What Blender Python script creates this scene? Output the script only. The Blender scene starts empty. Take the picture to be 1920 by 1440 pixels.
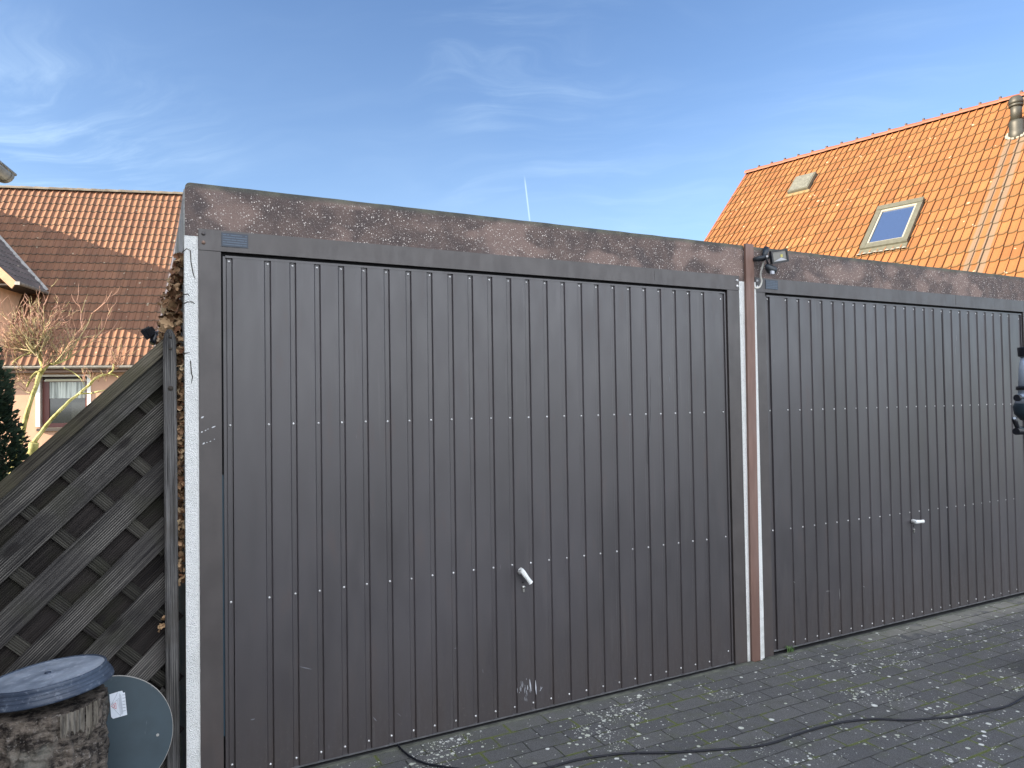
import bpy, math, random
from math import sin, cos, pi, radians, sqrt, exp
from mathutils import Vector, Matrix, noise
random.seed(11)
sc = bpy.context.scene
COL = sc.collection

# ------------------------------------------------------------------ camera
CAM = Vector((-0.3189, -3.0290, 1.4940))
YAW, PIT, ROL = 0.4686, 0.0239, -0.0155
cd = bpy.data.cameras.new('camera'); cam = bpy.data.objects.new('camera', cd); COL.objects.link(cam)
FW = Vector((sin(YAW)*cos(PIT), cos(YAW)*cos(PIT), sin(PIT)))
RT0 = Vector((cos(YAW), -sin(YAW), 0)); UP0 = RT0.cross(FW)
RT = cos(ROL)*RT0 + sin(ROL)*UP0; UP = -sin(ROL)*RT0 + cos(ROL)*UP0
m = Matrix((RT, UP, -FW)).transposed().to_4x4(); m.translation = CAM
cam.matrix_world = m
cd.sensor_fit = 'HORIZONTAL'; cd.sensor_width = 36; cd.lens = 36*1331/1920
cd.clip_start = .05; cd.clip_end = 2000
sc.camera = cam

# ------------------------------------------------------------------ sun, sky, exposure
SUN_TRAVEL = Vector((1.0, -0.045, -0.365)).normalized()
SUN_EL = math.asin(-SUN_TRAVEL.z); SUN_AZ = math.atan2(-SUN_TRAVEL.x, -SUN_TRAVEL.y)
sl = bpy.data.lights.new('sun', 'SUN'); sun = bpy.data.objects.new('sun', sl); COL.objects.link(sun)
sl.energy = 5.0; sl.angle = radians(.5); sl.color = (1.0, .82, .60)
sun.rotation_euler = SUN_TRAVEL.to_track_quat('-Z', 'Y').to_euler(); sun.location = (-20, 5, 20)
sc.view_settings.view_transform = 'Standard'; sc.view_settings.look = 'None'
sc.view_settings.gamma = 1; sc.view_settings.use_curve_mapping = False
sc.view_settings.exposure = 2.25

class NT:
    """small node-tree writer"""
    def __init__(s, tree): s.t = tree; s.t.nodes.clear()
    def n(s, ty, ins=None, **kw):
        nd = s.t.nodes.new(ty)
        for k, v in kw.items(): setattr(nd, k, v)
        for k, v in (ins or {}).items():
            sk = nd.inputs[k]
            if isinstance(v, bpy.types.NodeSocket): s.t.links.new(v, sk)
            else: sk.default_value = v
        return nd
    def math(s, op, a, b=0., c=None, clamp=False):
        d = {0: a, 1: b}
        if c is not None: d[2] = c
        return s.n('ShaderNodeMath', d, operation=op, use_clamp=clamp).outputs[0]
    def mul(s, a, b): return s.math('MULTIPLY', a, b)
    def add(s, a, b): return s.math('ADD', a, b)
    def sub(s, a, b): return s.math('SUBTRACT', a, b)
    def rng(s, v, a, b, c=0., d=1., smooth=True):
        return s.n('ShaderNodeMapRange', {0: v, 1: a, 2: b, 3: c, 4: d}, interpolation_type='SMOOTHSTEP' if smooth else 'LINEAR').outputs[0]
    def mix(s, f, a, b, mode='MIX'):
        nd = s.n('ShaderNodeMix', data_type='RGBA', blend_type=mode)
        for sk, v in ((nd.inputs[0], f), (nd.inputs[6], a), (nd.inputs[7], b)):
            if isinstance(v, bpy.types.NodeSocket): s.t.links.new(v, sk)
            else: sk.default_value = (tuple(v)+(1,))[:4] if hasattr(v, '__len__') else v
        return nd.outputs[2]
    def noise(s, vec, scale, detail=3, rough=.55, **kw):
        return s.n('ShaderNodeTexNoise', {'Vector': vec, 'Scale': scale, 'Detail': detail, 'Roughness': rough}, **kw).outputs[0]
    def vor(s, vec, scale, out=0, **kw):
        return s.n('ShaderNodeTexVoronoi', {'Vector': vec, 'Scale': scale}, **kw).outputs[out]
    def vmul(s, vec, x, y, z):
        return s.n('ShaderNodeVectorMath', {0: vec, 1: (x, y, z)}, operation='MULTIPLY').outputs[0]
    def dot(s, vec, v):
        return s.n('ShaderNodeVectorMath', {0: vec, 1: tuple(v)}, operation='DOT_PRODUCT').outputs[1]
    def sep(s, vec): return s.n('ShaderNodeSeparateXYZ', {0: vec}).outputs
    def comb(s, x, y, z): return s.n('ShaderNodeCombineXYZ', {0: x, 1: y, 2: z}).outputs[0]

world = bpy.data.worlds.new('World'); sc.world = world; world.use_nodes = True
w = NT(world.node_tree)
sky = w.n('ShaderNodeTexSky', sky_type='NISHITA', sun_disc=False, sun_elevation=SUN_EL, sun_rotation=SUN_AZ,
          air_density=1.0, dust_density=0.5, ozone_density=1.8, altitude=100)
D = w.n('ShaderNodeTexCoord').outputs['Generated']
sx = w.sep(D)
den = w.math('ADD', sx[2], .12)
px_, py_ = w.math('DIVIDE', sx[0], den), w.math('DIVIDE', sx[1], den)
pv = w.comb(px_, py_, 0.)
def dirpx(u, v):
    """direction in the world of a place in the sky"""
    return (FW*1331 + RT*(u-960) + UP*(720-v)).normalized()
def blob(u, v, r0, r1):
    d = dirpx(u, v); return w.rng(w.dot(D, d), cos(radians(r0)), cos(radians(r1)))
warp = w.n('ShaderNodeTexNoise', {'Vector': pv, 'Scale': 1.1, 'Detail': 3}).outputs[1]
wv = w.n('ShaderNodeVectorMath', {0: pv, 1: w.vmul(warp, .9, .9, 0)}, operation='ADD').outputs[0]
rot = w.n('ShaderNodeVectorRotate', {'Vector': wv, 'Angle': radians(38)}, rotation_type='Z_AXIS').outputs[0]
streak = w.noise(w.vmul(rot, 1.0, 3.6, 1), 1.5, 7, .62)
soft = w.noise(wv, .8, 4, .5)
fine = w.rng(streak, .40, .95)
m1 = w.add(blob(40, 262, 9, 1), w.mul(blob(215, 325, 10, 1), .75))
m2 = w.add(w.mul(blob(985, 60, 9, 1), .55), w.mul(blob(880, 105, 6, .6), .45))
m3 = w.mul(blob(1640, 230, 9, 1), .3)
m4 = w.mul(blob(1080, 400, 14, 2), .35)
mask = w.add(w.add(m1, m2), w.add(m3, w.add(m4, .10)))
cl = w.math('MULTIPLY', fine, mask, clamp=True)
veil = w.mul(w.rng(sx[2], .62, .05), w.rng(soft, .30, .75, .25, .6))
# short vapour trail low over the garages
c0, c1 = dirpx(984, 336), dirpx(994, 420)
nrm = c0.cross(c1).normalized(); mid = (c0+c1).normalized()
ln = w.rng(w.math('ABSOLUTE', w.dot(D, nrm)), .0015, .0003)
trail = w.mul(w.mul(ln, w.rng(w.dot(D, mid), cos(radians(2.1)), cos(radians(1.0)))), .40)
tot = w.math('ADD', w.mul(cl, .38), w.add(w.mul(veil, .42), trail), clamp=True)
skyc = w.mix(1.0, sky.outputs[0], (.435, .50, .60), 'MULTIPLY')
colr = w.mix(tot, skyc, (2.6, 3.25, 3.75))
# unseen bright cloud behind the camera, added to fill the shaded garage fronts
south_fill = w.mul(w.rng(w.dot(D, (-.25, -.97, .15)), .05, .75), w.rng(soft, .25, .7, .35, 1.))
colr = w.mix(w.mul(south_fill, .85), colr, (11.5, 11.8, 12.4))
bg = w.n('ShaderNodeBackground', {0: colr, 1: .085})
w.n('ShaderNodeOutputWorld', {0: bg.outputs[0]})

# ------------------------------------------------------------------ materials
def mat(name, f=None, color=(.5, .5, .5), rough=.6, metal=0., spec=.5, bump=None, coat=0.):
    m_ = bpy.data.materials.new(name); m_.use_nodes = True
    t = NT(m_.node_tree)
    b = t.n('ShaderNodeBsdfPrincipled', {'Base Color': tuple(color)+(1,), 'Roughness': rough, 'Metallic': metal, 'Specular IOR Level': spec, 'Coat Weight': coat})
    t.n('ShaderNodeOutputMaterial', {0: b.outputs[0]})
    t.P = t.n('ShaderNodeNewGeometry').outputs['Position']
    t.O = t.n('ShaderNodeTexCoord').outputs['Object']
    t.U = t.n('ShaderNodeTexCoord').outputs['UV']
    if f:
        r = f(t)
        for k, v in r.items():
            if k == 'bump':
                bn = t.n('ShaderNodeBump', {'Height': v[0], 'Strength': v[1], 'Distance': v[2]})
                t.t.links.new(bn.outputs[0], b.inputs['Normal'])
            else:
                k2 = {'color': 'Base Color', 'rough': 'Roughness', 'metal': 'Metallic'}.get(k, k)
                if isinstance(v, bpy.types.NodeSocket): t.t.links.new(v, b.inputs[k2])
                else: b.inputs[k2].default_value = (tuple(v)+(1,))[:4] if hasattr(v, '__len__') else v
    return m_

def f_vary(c, amt=.25, scale=8, bscale=60, bstr=.25, bdist=.002, rough=None):
    def f(t):
        n = t.noise(t.P, scale, 4, .6)
        k = t.rng(n, .3, .7, 1-amt, 1+amt, False)
        r = {'color': t.mix(1., c, t.comb(k, k, k), 'MULTIPLY'), 'bump': (t.noise(t.P, bscale, 3), bstr, bdist)}
        if rough: r['rough'] = t.rng(n, .3, .7, rough[0], rough[1])
        return r
    return f

def f_roughcast(t):
    g = t.vor(t.P, 330, 0); g2 = t.noise(t.P, 260, 3, .7); big = t.noise(t.P, 4, 5, .6)
    xyz = t.sep(t.P)
    c = t.mix(t.rng(g2, .54, .70), (.92, .93, .91), (.50, .52, .53))
    c = t.mix(t.mul(t.rng(big, .5, .8), .35), c, (.45, .47, .42))
    low = t.mul(t.rng(xyz[2], .5, .05), t.rng(t.noise(t.P, 14, 4), .4, .7))
    c = t.mix(t.mul(low, .4), c, (.28, .30, .24))
    return {'color': c, 'bump': (t.add(g, g2), .9, .006)}
M_WHITE = mat('white roughcast render', f_roughcast, rough=.9, spec=.2)

def f_side(t):
    g2 = t.noise(t.P, 200, 3, .7); big = t.noise(t.P, 3, 5, .6)
    c = t.mix(t.rng(g2, .45, .70), (.62, .62, .60), (.30, .32, .32))
    c = t.mix(t.mul(t.rng(big, .42, .7), .6), c, (.16, .19, .12))
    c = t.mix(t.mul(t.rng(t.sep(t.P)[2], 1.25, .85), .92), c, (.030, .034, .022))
    return {'color': c, 'bump': (g2, .9, .006)}
M_SIDE = mat('weathered roughcast side wall', f_side, rough=.92, spec=.2)

def f_fascia(t):
    big = t.noise(t.P, 3.4, 4, .6); mid_ = t.noise(t.P, 11, 4, .55)
    xyz = t.sep(t.P)
    blot = t.rng(t.noise(t.vmul(t.P, 1.6, 1, 2.6), 2.3, 2, .4), .50, .60)
    base = t.mix(t.rng(mid_, .35, .65), (.088, .069, .066), (.138, .102, .091))
    base = t.mix(t.mul(blot, .8), base, (.235, .168, .145))
    base = t.mix(t.mul(t.rng(big, .52, .72), .5), base, (.080, .074, .080))
    speck = None
    for sc_, th_, mx_ in ((95., .55, .30), (145., .40, .34), (210., .38, .38)):
        sp = t.n('ShaderNodeTexVoronoi', {'Vector': t.P, 'Scale': sc_, 'Randomness': 1.})
        q_ = t.sep(sp.outputs[1]); size = t.rng(q_[1], 0., 1., .14, mx_, False)
        k_ = t.mul(t.rng(t.sub(size, sp.outputs[0]), 0., .08), t.math('GREATER_THAN', q_[0], th_))
        speck = k_ if speck is None else t.math('MAXIMUM', speck, k_)
    speck = t.mul(speck, t.rng(t.noise(t.P, 26, 2), .36, .52, .45, 1.))
    speck = t.mul(speck, t.rng(big, .75, .4, .45, 1.))
    top = t.rng(xyz[2], 2.335, 2.362)
    speck = t.mul(speck, t.math('SUBTRACT', 1., t.mul(top, .9)))
    c = t.mix(speck, base, (.86, .78, .72))
    lich = t.mix(t.rng(mid_, .4, .65), (.075, .08, .072), (.12, .13, .10))
    c = t.mix(t.mul(top, .85), c, lich)
    return {'color': c, 'bump': (t.add(t.mul(speck, .6), t.noise(t.P, 150, 3, .6)), .9, .004)}
M_FASCIA = mat('exposed aggregate fascia painted brown', f_fascia, rough=.85, spec=.3)

def f_door(t):
    xyz = t.sep(t.P)
    n = t.noise(t.vmul(t.P, 1, 1, .35), 2.2, 4, .6); n2 = t.noise(t.vmul(t.P, 1, 1, .25), 16, 4, .6)
    c = t.mix(t.rng(n, .3, .7), (.039, .035, .038), (.054, .049, .054))
    c = t.mix(t.mul(t.rng(n2, .55, .75), .35), c, (.062, .041, .038))
    dirt_shade = t.mul(t.rng(xyz[2], .65, .0), t.rng(n2, .25, .7, .35, 1.))  # dirt at the foot, deepened to paint in shade and dim reflection
    c = t.mix(t.mul(dirt_shade, .92), c, (.026, .018, .017))
    splash = t.mul(t.rng(xyz[2], .30, .02), t.rng(t.noise(t.P, 70, 5, .8), .56, .68))
    c = t.mix(t.mul(splash, .45), c, (.11, .10, .09))
    run = t.mul(t.rng(t.noise(t.vmul(t.P, 1, 1, .03), 60, 3, .6), .60, .72), t.rng(t.noise(t.P, 1.7, 3), .45, .65))
    c = t.mix(t.mul(run, .25), c, (.10, .095, .095))
    scr = t.noise(t.vmul(t.P, 60, 1, 5), 2.3, 2, .5)
    mk = t.mul(t.rng(scr, .70, .78), t.rng(t.noise(t.P, 5, 3), .55, .66))
    c = t.mix(t.mul(mk, .45), c, (.26, .26, .27))
    r = t.add(t.rng(n2, .3, .7, .33, .44), t.mul(dirt_shade, .22))
    return {'color': c, 'rough': r, 'bump': (t.add(t.noise(t.vmul(t.P, 1, 1, .35), 4, 2), t.mul(t.noise(t.vmul(t.P, 1, 1, .08), 45, 2), .12)), .22, .012)}
M_DOOR = mat('dark brown powder coated steel', f_door, rough=.38, spec=.75)

def f_frame(t):
    n = t.noise(t.P, 5, 5, .65); n2 = t.noise(t.vmul(t.P, 1, 1, .3), 30, 3, .6)
    xyz = t.sep(t.P)
    c = t.mix(t.rng(n, .3, .7), (.048, .041, .040), (.064, .055, .053))
    dirt_shade = t.mul(t.rng(xyz[2], .5, .0), t.rng(n2, .3, .7))
    c = t.mix(t.mul(dirt_shade, .5), c, (.06, .04, .034))
    return {'color': c, 'rough': t.rng(n2, .3, .7, .36, .50), 'bump': (n, .1, .004)}
M_FRAME = mat('dark brown coated steel frame', f_frame, spec=.6)
M_GAP = mat('black gap strip', color=(.008, .008, .010), rough=.7, spec=.2)  # plain black for the strips in the door gaps, joint and keyhole
M_TEAL = mat('blue plastic guide strip', color=(.010, .035, .055), rough=.45)
M_LIP = mat('bare aluminium lip', f_vary((.20, .20, .21), .3, 20), rough=.4, metal=.7)
M_RIVET = mat('pale metal rivet', f_vary((.62, .62, .62), .35, 30), rough=.35, metal=.35)
M_RUST = mat('brownish bolt', color=(.20, .13, .10), rough=.6, metal=.3)
M_INNER = mat('dark garage interior and painted gap shade', color=(.02, .02, .022), rough=.9)

def f_pipe(t):
    n = t.noise(t.vmul(t.P, 1, 1, .15), 40, 4, .6); b = t.noise(t.vmul(t.P, 1, 1, .4), 3, 3, .6)
    c = t.mix(t.rng(n, .3, .7), (.155, .088, .068), (.20, .118, .092))
    c = t.mix(t.mul(t.rng(t.sep(t.P)[2], .8, 0.), .6), c, (.095, .050, .038))
    c = t.mix(t.mul(t.rng(b, .5, .75), .35), c, (.17, .13, .12))
    return {'color': c}
M_PIPE = mat('reddish brown painted joint cover', f_pipe, rough=.5, spec=.4)

def f_plate(t):
    x = t.sep(t.U)
    row = t.math('FRACT', t.mul(x[1], 5.5)); lines = t.rng(row, .52, .6)
    word = t.rng(t.noise(t.comb(t.mul(x[0], 22), t.math('FLOOR', t.mul(x[1], 5.5)), 0.), .6, 2), .36, .42)
    marg = t.mul(t.mul(t.rng(x[0], .03, .06), t.rng(x[0], .97, .94)), t.mul(t.rng(x[1], .05, .08), t.rng(x[1], .93, .90)))
    c = t.mix(t.mul(t.mul(lines, word), marg), (.014, .026, .046), (.052, .082, .125))
    return {'color': c}
M_PLATE = mat('dark blue type plate with faded lines of print', f_plate, rough=.35)

def f_pavers(t):
    P = t.P; xyz = t.sep(P)
    wob = t.n('ShaderNodeTexNoise', {'Vector': P, 'Scale': 7., 'Detail': 2.}).outputs[1]
    Pw = t.n('ShaderNodeVectorMath', {0: P, 1: t.vmul(wob, .012, .012, 0)}, operation='ADD').outputs[0]
    Pw = t.n('ShaderNodeVectorMath', {0: Pw, 1: (.079, .031, 0)}, operation='ADD').outputs[0]
    def brick(mort, sm):
        return t.n('ShaderNodeTexBrick', {'Vector': Pw, 'Color1': (0, 0, 0, 1), 'Color2': (1, 1, 1, 1), 'Mortar': (.5, .5, .5, 1), 'Scale': 1., 'Mortar Size': mort,
                   'Mortar Smooth': sm, 'Bias': 0., 'Brick Width': .2, 'Row Height': .1}, offset=.5)
    br = brick(.0035, .25); brw = brick(.016, 1.)
    joint = br.outputs[1]; wide = brw.outputs[1]
    rnd = t.sep(br.outputs[0])[0]
    grain = t.noise(P, 420, 4, .75); big = t.noise(P, 1.3, 5, .6); mid_ = t.noise(P, 9, 5, .65)
    c = t.mix(rnd, (.076, .076, .077), (.098, .097, .095))
    g = t.rng(grain, .34, .68, .30, 2.05, False)
    c = t.mix(1., c, t.comb(g, g, g), 'MULTIPLY')
    c = t.mix(t.mul(t.rng(mid_, .5, .75), .5), c, (.070, .073, .056))
    # paler sandy stones close to the second door
    near = t.mul(t.rng(xyz[1], -.32, -.10), t.rng(xyz[0], 3.2, 4.1))
    c = t.mix(t.mul(t.mul(near, t.rng(t.add(mid_, t.mul(rnd, .25)), .42, .62)), .8), c, (.235, .225, .195))
    edge = t.mul(t.rng(xyz[1], -.13, -.03), t.rng(mid_, .35, .6))
    c = t.mix(t.mul(edge, .5), c, (.105, .110, .085))
    # joints: dark sand, moss in places
    mossn = t.noise(P, 3.1, 5, .7)
    c = t.mix(t.mul(t.mul(joint, t.rng(t.noise(P, 13, 4, .7), .30, .55, .25, 1.)), .9), c, (.026, .026, .022))
    moss = t.mul(t.rng(wide, .25, .95), t.rng(t.add(mossn, t.mul(t.noise(P, 40, 2), .25)), .60, .74))
    c = t.mix(t.mul(moss, .8), c, t.mix(t.rng(grain, .35, .65), (.050, .062, .018), (.17, .20, .04)))
    film = t.mul(t.rng(t.noise(P, 5.5, 5, .7), .52, .72), .45)
    c = t.mix(film, c, (.085, .093, .055))
    # lichen spots of many sizes, crowded in clusters
    clus = t.rng(t.noise(P, 1.9, 3, .6), .54, .68)
    tot = None; ragged = t.mul(t.sub(t.noise(P, 130, 3, .7), .5), .55)
    for sc_, pr_, pc_, mx in ((22., .965, .74, .34), (38., .935, .36, .42), (70., .955, .34, .42), (125., .965, .50, .42)):
        v = t.n('ShaderNodeTexVoronoi', {'Vector': t.vmul(P, 1, 1, 0), 'Scale': sc_, 'Randomness': 1.})
        r_ = t.sep(v.outputs[1])
        thr = t.rng(clus, 0., 1., pr_, pc_, False)
        on = t.math('GREATER_THAN', r_[0], thr)
        size = t.rng(r_[1], 0., 1., .10, mx, False)
        s_ = t.mul(on, t.rng(t.sub(t.add(size, t.mul(ragged, .35)), v.outputs[0]), 0., .05))
        tot = s_ if tot is None else t.math('MAXIMUM', tot, s_)
    lc = t.mix(t.rng(mid_, .35, .65), (.70, .71, .67), (.46, .48, .38))
    c = t.mix(t.mul(tot, .92), c, lc)
    h = t.add(t.sub(t.mul(grain, .25), t.mul(joint, 1.2)), t.mul(rnd, .15))
    return {'color': c, 'bump': (h, .7, .004), 'rough': t.rng(mid_, .3, .7, .72, .9)}
M_PAVE = mat('grey concrete pavers with lichen and moss', f_pavers, spec=.35)
M_SILL = mat('mossy concrete sill', f_vary((.072, .075, .060), .45, 18, 200, .6, .004), rough=.9)

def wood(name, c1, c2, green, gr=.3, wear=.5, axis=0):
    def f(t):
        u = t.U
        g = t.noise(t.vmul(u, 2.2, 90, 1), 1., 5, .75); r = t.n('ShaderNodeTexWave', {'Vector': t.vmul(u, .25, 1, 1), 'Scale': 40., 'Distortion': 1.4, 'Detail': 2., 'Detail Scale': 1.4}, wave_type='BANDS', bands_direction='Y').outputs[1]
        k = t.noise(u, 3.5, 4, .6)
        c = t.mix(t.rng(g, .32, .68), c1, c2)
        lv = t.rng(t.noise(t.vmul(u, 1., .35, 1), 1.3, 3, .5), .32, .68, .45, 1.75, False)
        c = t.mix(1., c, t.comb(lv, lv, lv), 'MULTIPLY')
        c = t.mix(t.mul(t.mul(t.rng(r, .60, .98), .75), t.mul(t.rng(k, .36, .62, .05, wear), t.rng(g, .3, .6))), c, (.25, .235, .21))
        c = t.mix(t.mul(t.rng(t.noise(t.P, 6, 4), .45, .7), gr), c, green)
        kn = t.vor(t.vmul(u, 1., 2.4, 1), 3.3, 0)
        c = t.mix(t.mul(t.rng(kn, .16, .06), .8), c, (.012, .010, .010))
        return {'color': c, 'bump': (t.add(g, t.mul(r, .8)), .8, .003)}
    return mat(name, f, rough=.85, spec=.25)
M_BOARD = wood('weathered grooved dark boards', (.011, .010, .011), (.060, .056, .053), (.042, .044, .026), .3, 1.)
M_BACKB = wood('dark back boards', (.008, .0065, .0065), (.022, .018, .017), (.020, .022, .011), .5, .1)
M_STRIP = wood('dark woven lath', (.011, .010, .009), (.034, .032, .026), (.030, .032, .017), .4, .25)
M_RAIL = wood('algae covered top rail', (.040, .034, .026), (.135, .120, .090), (.070, .064, .038), .6, .35)
M_POST = wood('grey weathered post', (.022, .021, .021), (.120, .118, .118), (.045, .038, .028), .45, .6)

def f_bark(t):
    n = t.noise(t.vmul(t.P, 1, 1, 2.4), 16, 6, .75); n2 = t.noise(t.P, 90, 4, .7); b = t.noise(t.P, 5, 3)
    c = t.mix(t.rng(n, .38, .60), (.016, .013, .012), (.165, .138, .115))
    c = t.mix(t.mul(t.rng(n2, .55, .72), .6), c, (.36, .33, .30))
    c = t.mix(t.mul(t.rng(b, .5, .62), .55), c, (.17, .17, .15))
    return {'color': c, 'bump': (t.add(n, t.mul(n2, .5)), 1., .012)}
M_BARK = mat('flaking bark', f_bark, rough=.9, spec=.2)
M_BAREWOOD = mat('bare grey wood', lambda t: {'color': t.mix(t.rng(t.noise(t.vmul(t.P, 1, 1, .12), 90, 4, .7), .35, .65), (.055, .047, .038), (.20, .18, .15)), 'bump': (t.noise(t.vmul(t.P, 1, 1, .1), 90, 3), .7, .003)}, rough=.85)

def f_lid(t):
    n = t.noise(t.O, 9, 5, .6); n2 = t.noise(t.O, 60, 4, .7)
    x = t.sep(t.O)
    c = t.mix(t.rng(n, .35, .7), (.028, .040, .066), (.055, .074, .108))
    c = t.mix(t.mul(t.rng(n2, .52, .75), .5), c, (.22, .255, .31))
    return {'color': c, 'rough': t.rng(n, .3, .7, .34, .55), 'bump': (n2, .2, .002)}
M_LID = mat('faded blue grey plastic', f_lid, spec=.4)
def f_lidtop(t):
    n = t.noise(t.O, 11, 5, .65); n2 = t.noise(t.O, 45, 5, .75); b_ = t.noise(t.vmul(t.O, 1, .4, 1), 5, 4, .6)
    c = t.mix(t.rng(n, .32, .68), (.19, .23, .295), (.36, .41, .485))
    c = t.mix(t.mul(t.rng(n2, .54, .66), .6), c, (.55, .59, .65))
    c = t.mix(t.mul(t.rng(b_, .58, .66), .65), c, (.075, .095, .135))
    return {'color': c, 'rough': t.rng(n, .3, .7, .30, .5), 'bump': (n2, .25, .002)}
M_LIDTOP = mat('weathered lid face with painted sky sheen', f_lidtop, spec=.6)  # weathered patches, with the sky's sheen painted in as paler base colour
def f_slate(t):
    n = t.noise(t.P, 7, 5, .6); s = t.noise(t.vmul(t.P, 30, 1, 6), 2, 2)
    c = t.mix(t.rng(n, .3, .7), (.017, .034, .046), (.030, .052, .066))
    c = t.mix(t.mul(t.mul(t.rng(s, .66, .74), t.rng(t.noise(t.P, 9, 2), .5, .6)), .35), c, (.16, .2, .22))
    return {'color': c, 'rough': t.rng(n, .3, .7, .42, .6)}
M_SLATE = mat('dark blue green sheet', f_slate)
M_EDGE = mat('pale worn edge', color=(.33, .32, .30), rough=.7)
M_PAPER = mat('bluish white paper label', f_vary((.62, .66, .72), .08, 30), rough=.6)
M_INK = mat('faint grey print', color=(.22, .25, .30), rough=.7)
M_RED = mat('red print', color=(.50, .10, .10), rough=.7)

def tilemat(name, c1, c2, moss, mossamt, stripe=None, lich=.4):
    def f(t):
        x = t.sep(t.U)
        cell = t.comb(t.math('FLOOR', x[0]), t.math('FLOOR', x[1]), 0.)
        rnd = t.n('ShaderNodeTexWhiteNoise', {'Vector': cell}, noise_dimensions='3D').outputs[0]
        n = t.noise(t.P, 2.2, 5, .65); n2 = t.noise(t.P, 30, 4, .7)
        c = t.mix(t.add(t.mul(rnd, .6), t.mul(t.rng(n2, .3, .7), .4)), c1, c2)
        k = t.rng(t.n('ShaderNodeTexWhiteNoise', {'Vector': t.vmul(cell, 1.3, 2.1, 1)}).outputs[0], 0, 1, .86, 1.12, False)
        c = t.mix(1., c, t.comb(k, k, k), 'MULTIPLY')
        fr = t.math('FRACT', x[1])
        low = t.mul(t.rng(fr, .22, .02), t.rng(t.add(n, t.mul(n2, .4)), .45, .75))
        c = t.mix(t.mul(low, mossamt), c, moss)
        c = t.mix(t.mul(t.rng(fr, .075, .03), .75), c, moss)
        c = t.mix(t.mul(t.rng(n, .5, .75), mossamt*.5), c, moss)
        v = t.n('ShaderNodeTexVoronoi', {'Vector': t.P, 'Scale': 9.}); vr = t.sep(v.outputs[1])
        sp = t.mul(t.math('GREATER_THAN', vr[0], .86), t.rng(t.sub(t.mul(vr[1], .32), v.outputs[0]), 0, .04))
        c = t.mix(t.mul(sp, lich), c, (.40, .35, .26))
        if stripe: c = stripe(t, x, c)
        return {'color': c, 'bump': (n2, .3, .006), 'rough': .75}
    return mat(name, f, spec=.3)
def st_right(t, x, c):      # grey run-off stain below the vent pipe
    for a0, wd in ((6.03, .045), (6.23, .055)):
        k = t.mul(t.rng(t.math('ABSOLUTE', t.sub(t.mul(x[0], .27), a0)), wd+.02, wd-.01), t.rng(t.mul(x[1], .347), 9.0, 8.7))
        c = t.mix(t.mul(k, .75), c, (.105, .090, .070))
    return c
def st_left(t, x, c):       # mortar and lichen along the verge
    k = t.mul(t.rng(t.mul(x[0], .19), 11.45, 12.0), t.rng(t.noise(t.P, 6, 4, .7), .40, .60))
    return t.mix(t.mul(k, .75), c, (.34, .31, .28))
M_TILER = tilemat('bright orange clay pantiles', (.150, .059, .021), (.182, .080, .030), (.085, .058, .028), .50, st_right, .5)
M_TILEL = tilemat('weathered red clay pantiles', (.128, .060, .036), (.172, .086, .049), (.065, .052, .036), .55, st_left, .5)
M_TILED = tilemat('dark brown weathered pantiles', (.060, .050, .050), (.105, .085, .082), (.08, .08, .075), .4, None, .3)
M_TILEN = tilemat('dark grey pantiles', (.09, .07, .065), (.13, .10, .09), (.10, .10, .09), .3)
M_RIDGER = mat('orange ridge tiles', f_vary((.145, .046, .024), .2, 6), rough=.7)
M_RIDGEL = mat('mossy grey ridge tiles', f_vary((.115, .100, .078), .45, 3), rough=.85)
M_PINK = mat('apricot house plaster', f_vary((.42, .255, .175), .10, 2.5, 120, .4, .004), rough=.9)
M_ORANGE = mat('apricot wall lightened for shade', f_vary((.74, .45, .28), .12, 5), rough=.6)  # paler copy of the house apricot, lightened because this wall is in shade
M_PALE = mat('pale rose plaster', f_vary((.44, .36, .33), .12, 3), rough=.9)
M_WTRIM = mat('white painted trim', f_vary((.60, .59, .56), .08, 8), rough=.5)
M_REDW = mat('red brown window frame', color=(.085, .022, .018), rough=.4)
M_DARK = mat('dark brown board', color=(.030, .022, .020), rough=.7)
M_BLIND = mat('beige shutter slat', color=(.42, .40, .30), rough=.6)
M_GLASS = mat('dark window glass', color=(.018, .022, .022), rough=.06, spec=.8)
M_CURT = mat('grey net curtain', lambda t: {'color': t.mix(t.rng(t.noise(t.vmul(t.P, 14, 14, .6), 1.5, 3, .6), .35, .65), (.16, .18, .17), (.42, .46, .43))}, rough=.35, spec=.6)
M_ZINC = mat('weathered zinc gutter', f_vary((.30, .29, .27), .3, 10), rough=.5, metal=.35)
M_SKYGL = mat('roof window glass reflecting the sky', color=(.025, .045, .105), rough=.05, spec=.9)
M_GREYAL = mat('greenish grey aluminium cladding', f_vary((.082, .086, .070), .15, 12), rough=.5, metal=.2)
M_ALU = mat('aluminium glazing bead', color=(.24, .24, .21), rough=.45, metal=.2)
M_VENTG = mat('wired translucent roof pane', f_vary((.10, .105, .092), .25, 14), rough=.3)
M_GREYP = mat('grey plastic vent pipe', f_vary((.019, .0205, .017), .2, 8), rough=.55)
M_LEAD = mat('pale lead flashing', f_vary((.17, .165, .145), .3, 16), rough=.7)
M_LAMP = mat('dark grey cast lamp housing', f_vary((.030, .036, .042), .3, 60), rough=.45, metal=.2)
M_BLACK = mat('black plastic', color=(.010, .011, .016), rough=.35)
M_REFL = mat('lamp reflector', color=(.17, .165, .15), rough=.3, metal=.3)
M_LENS = mat('milky lens', color=(.42, .44, .48), rough=.3)
M_LED = mat('yellow led chip', color=(.50, .46, .12), rough=.5)
M_CABLEW = mat('dirty white cable sheath', f_vary((.66, .64, .58), .15, 40), rough=.5)
M_CABLE = mat('black rubber cable', color=(.006, .007, .012), rough=.5, spec=.35)
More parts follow.
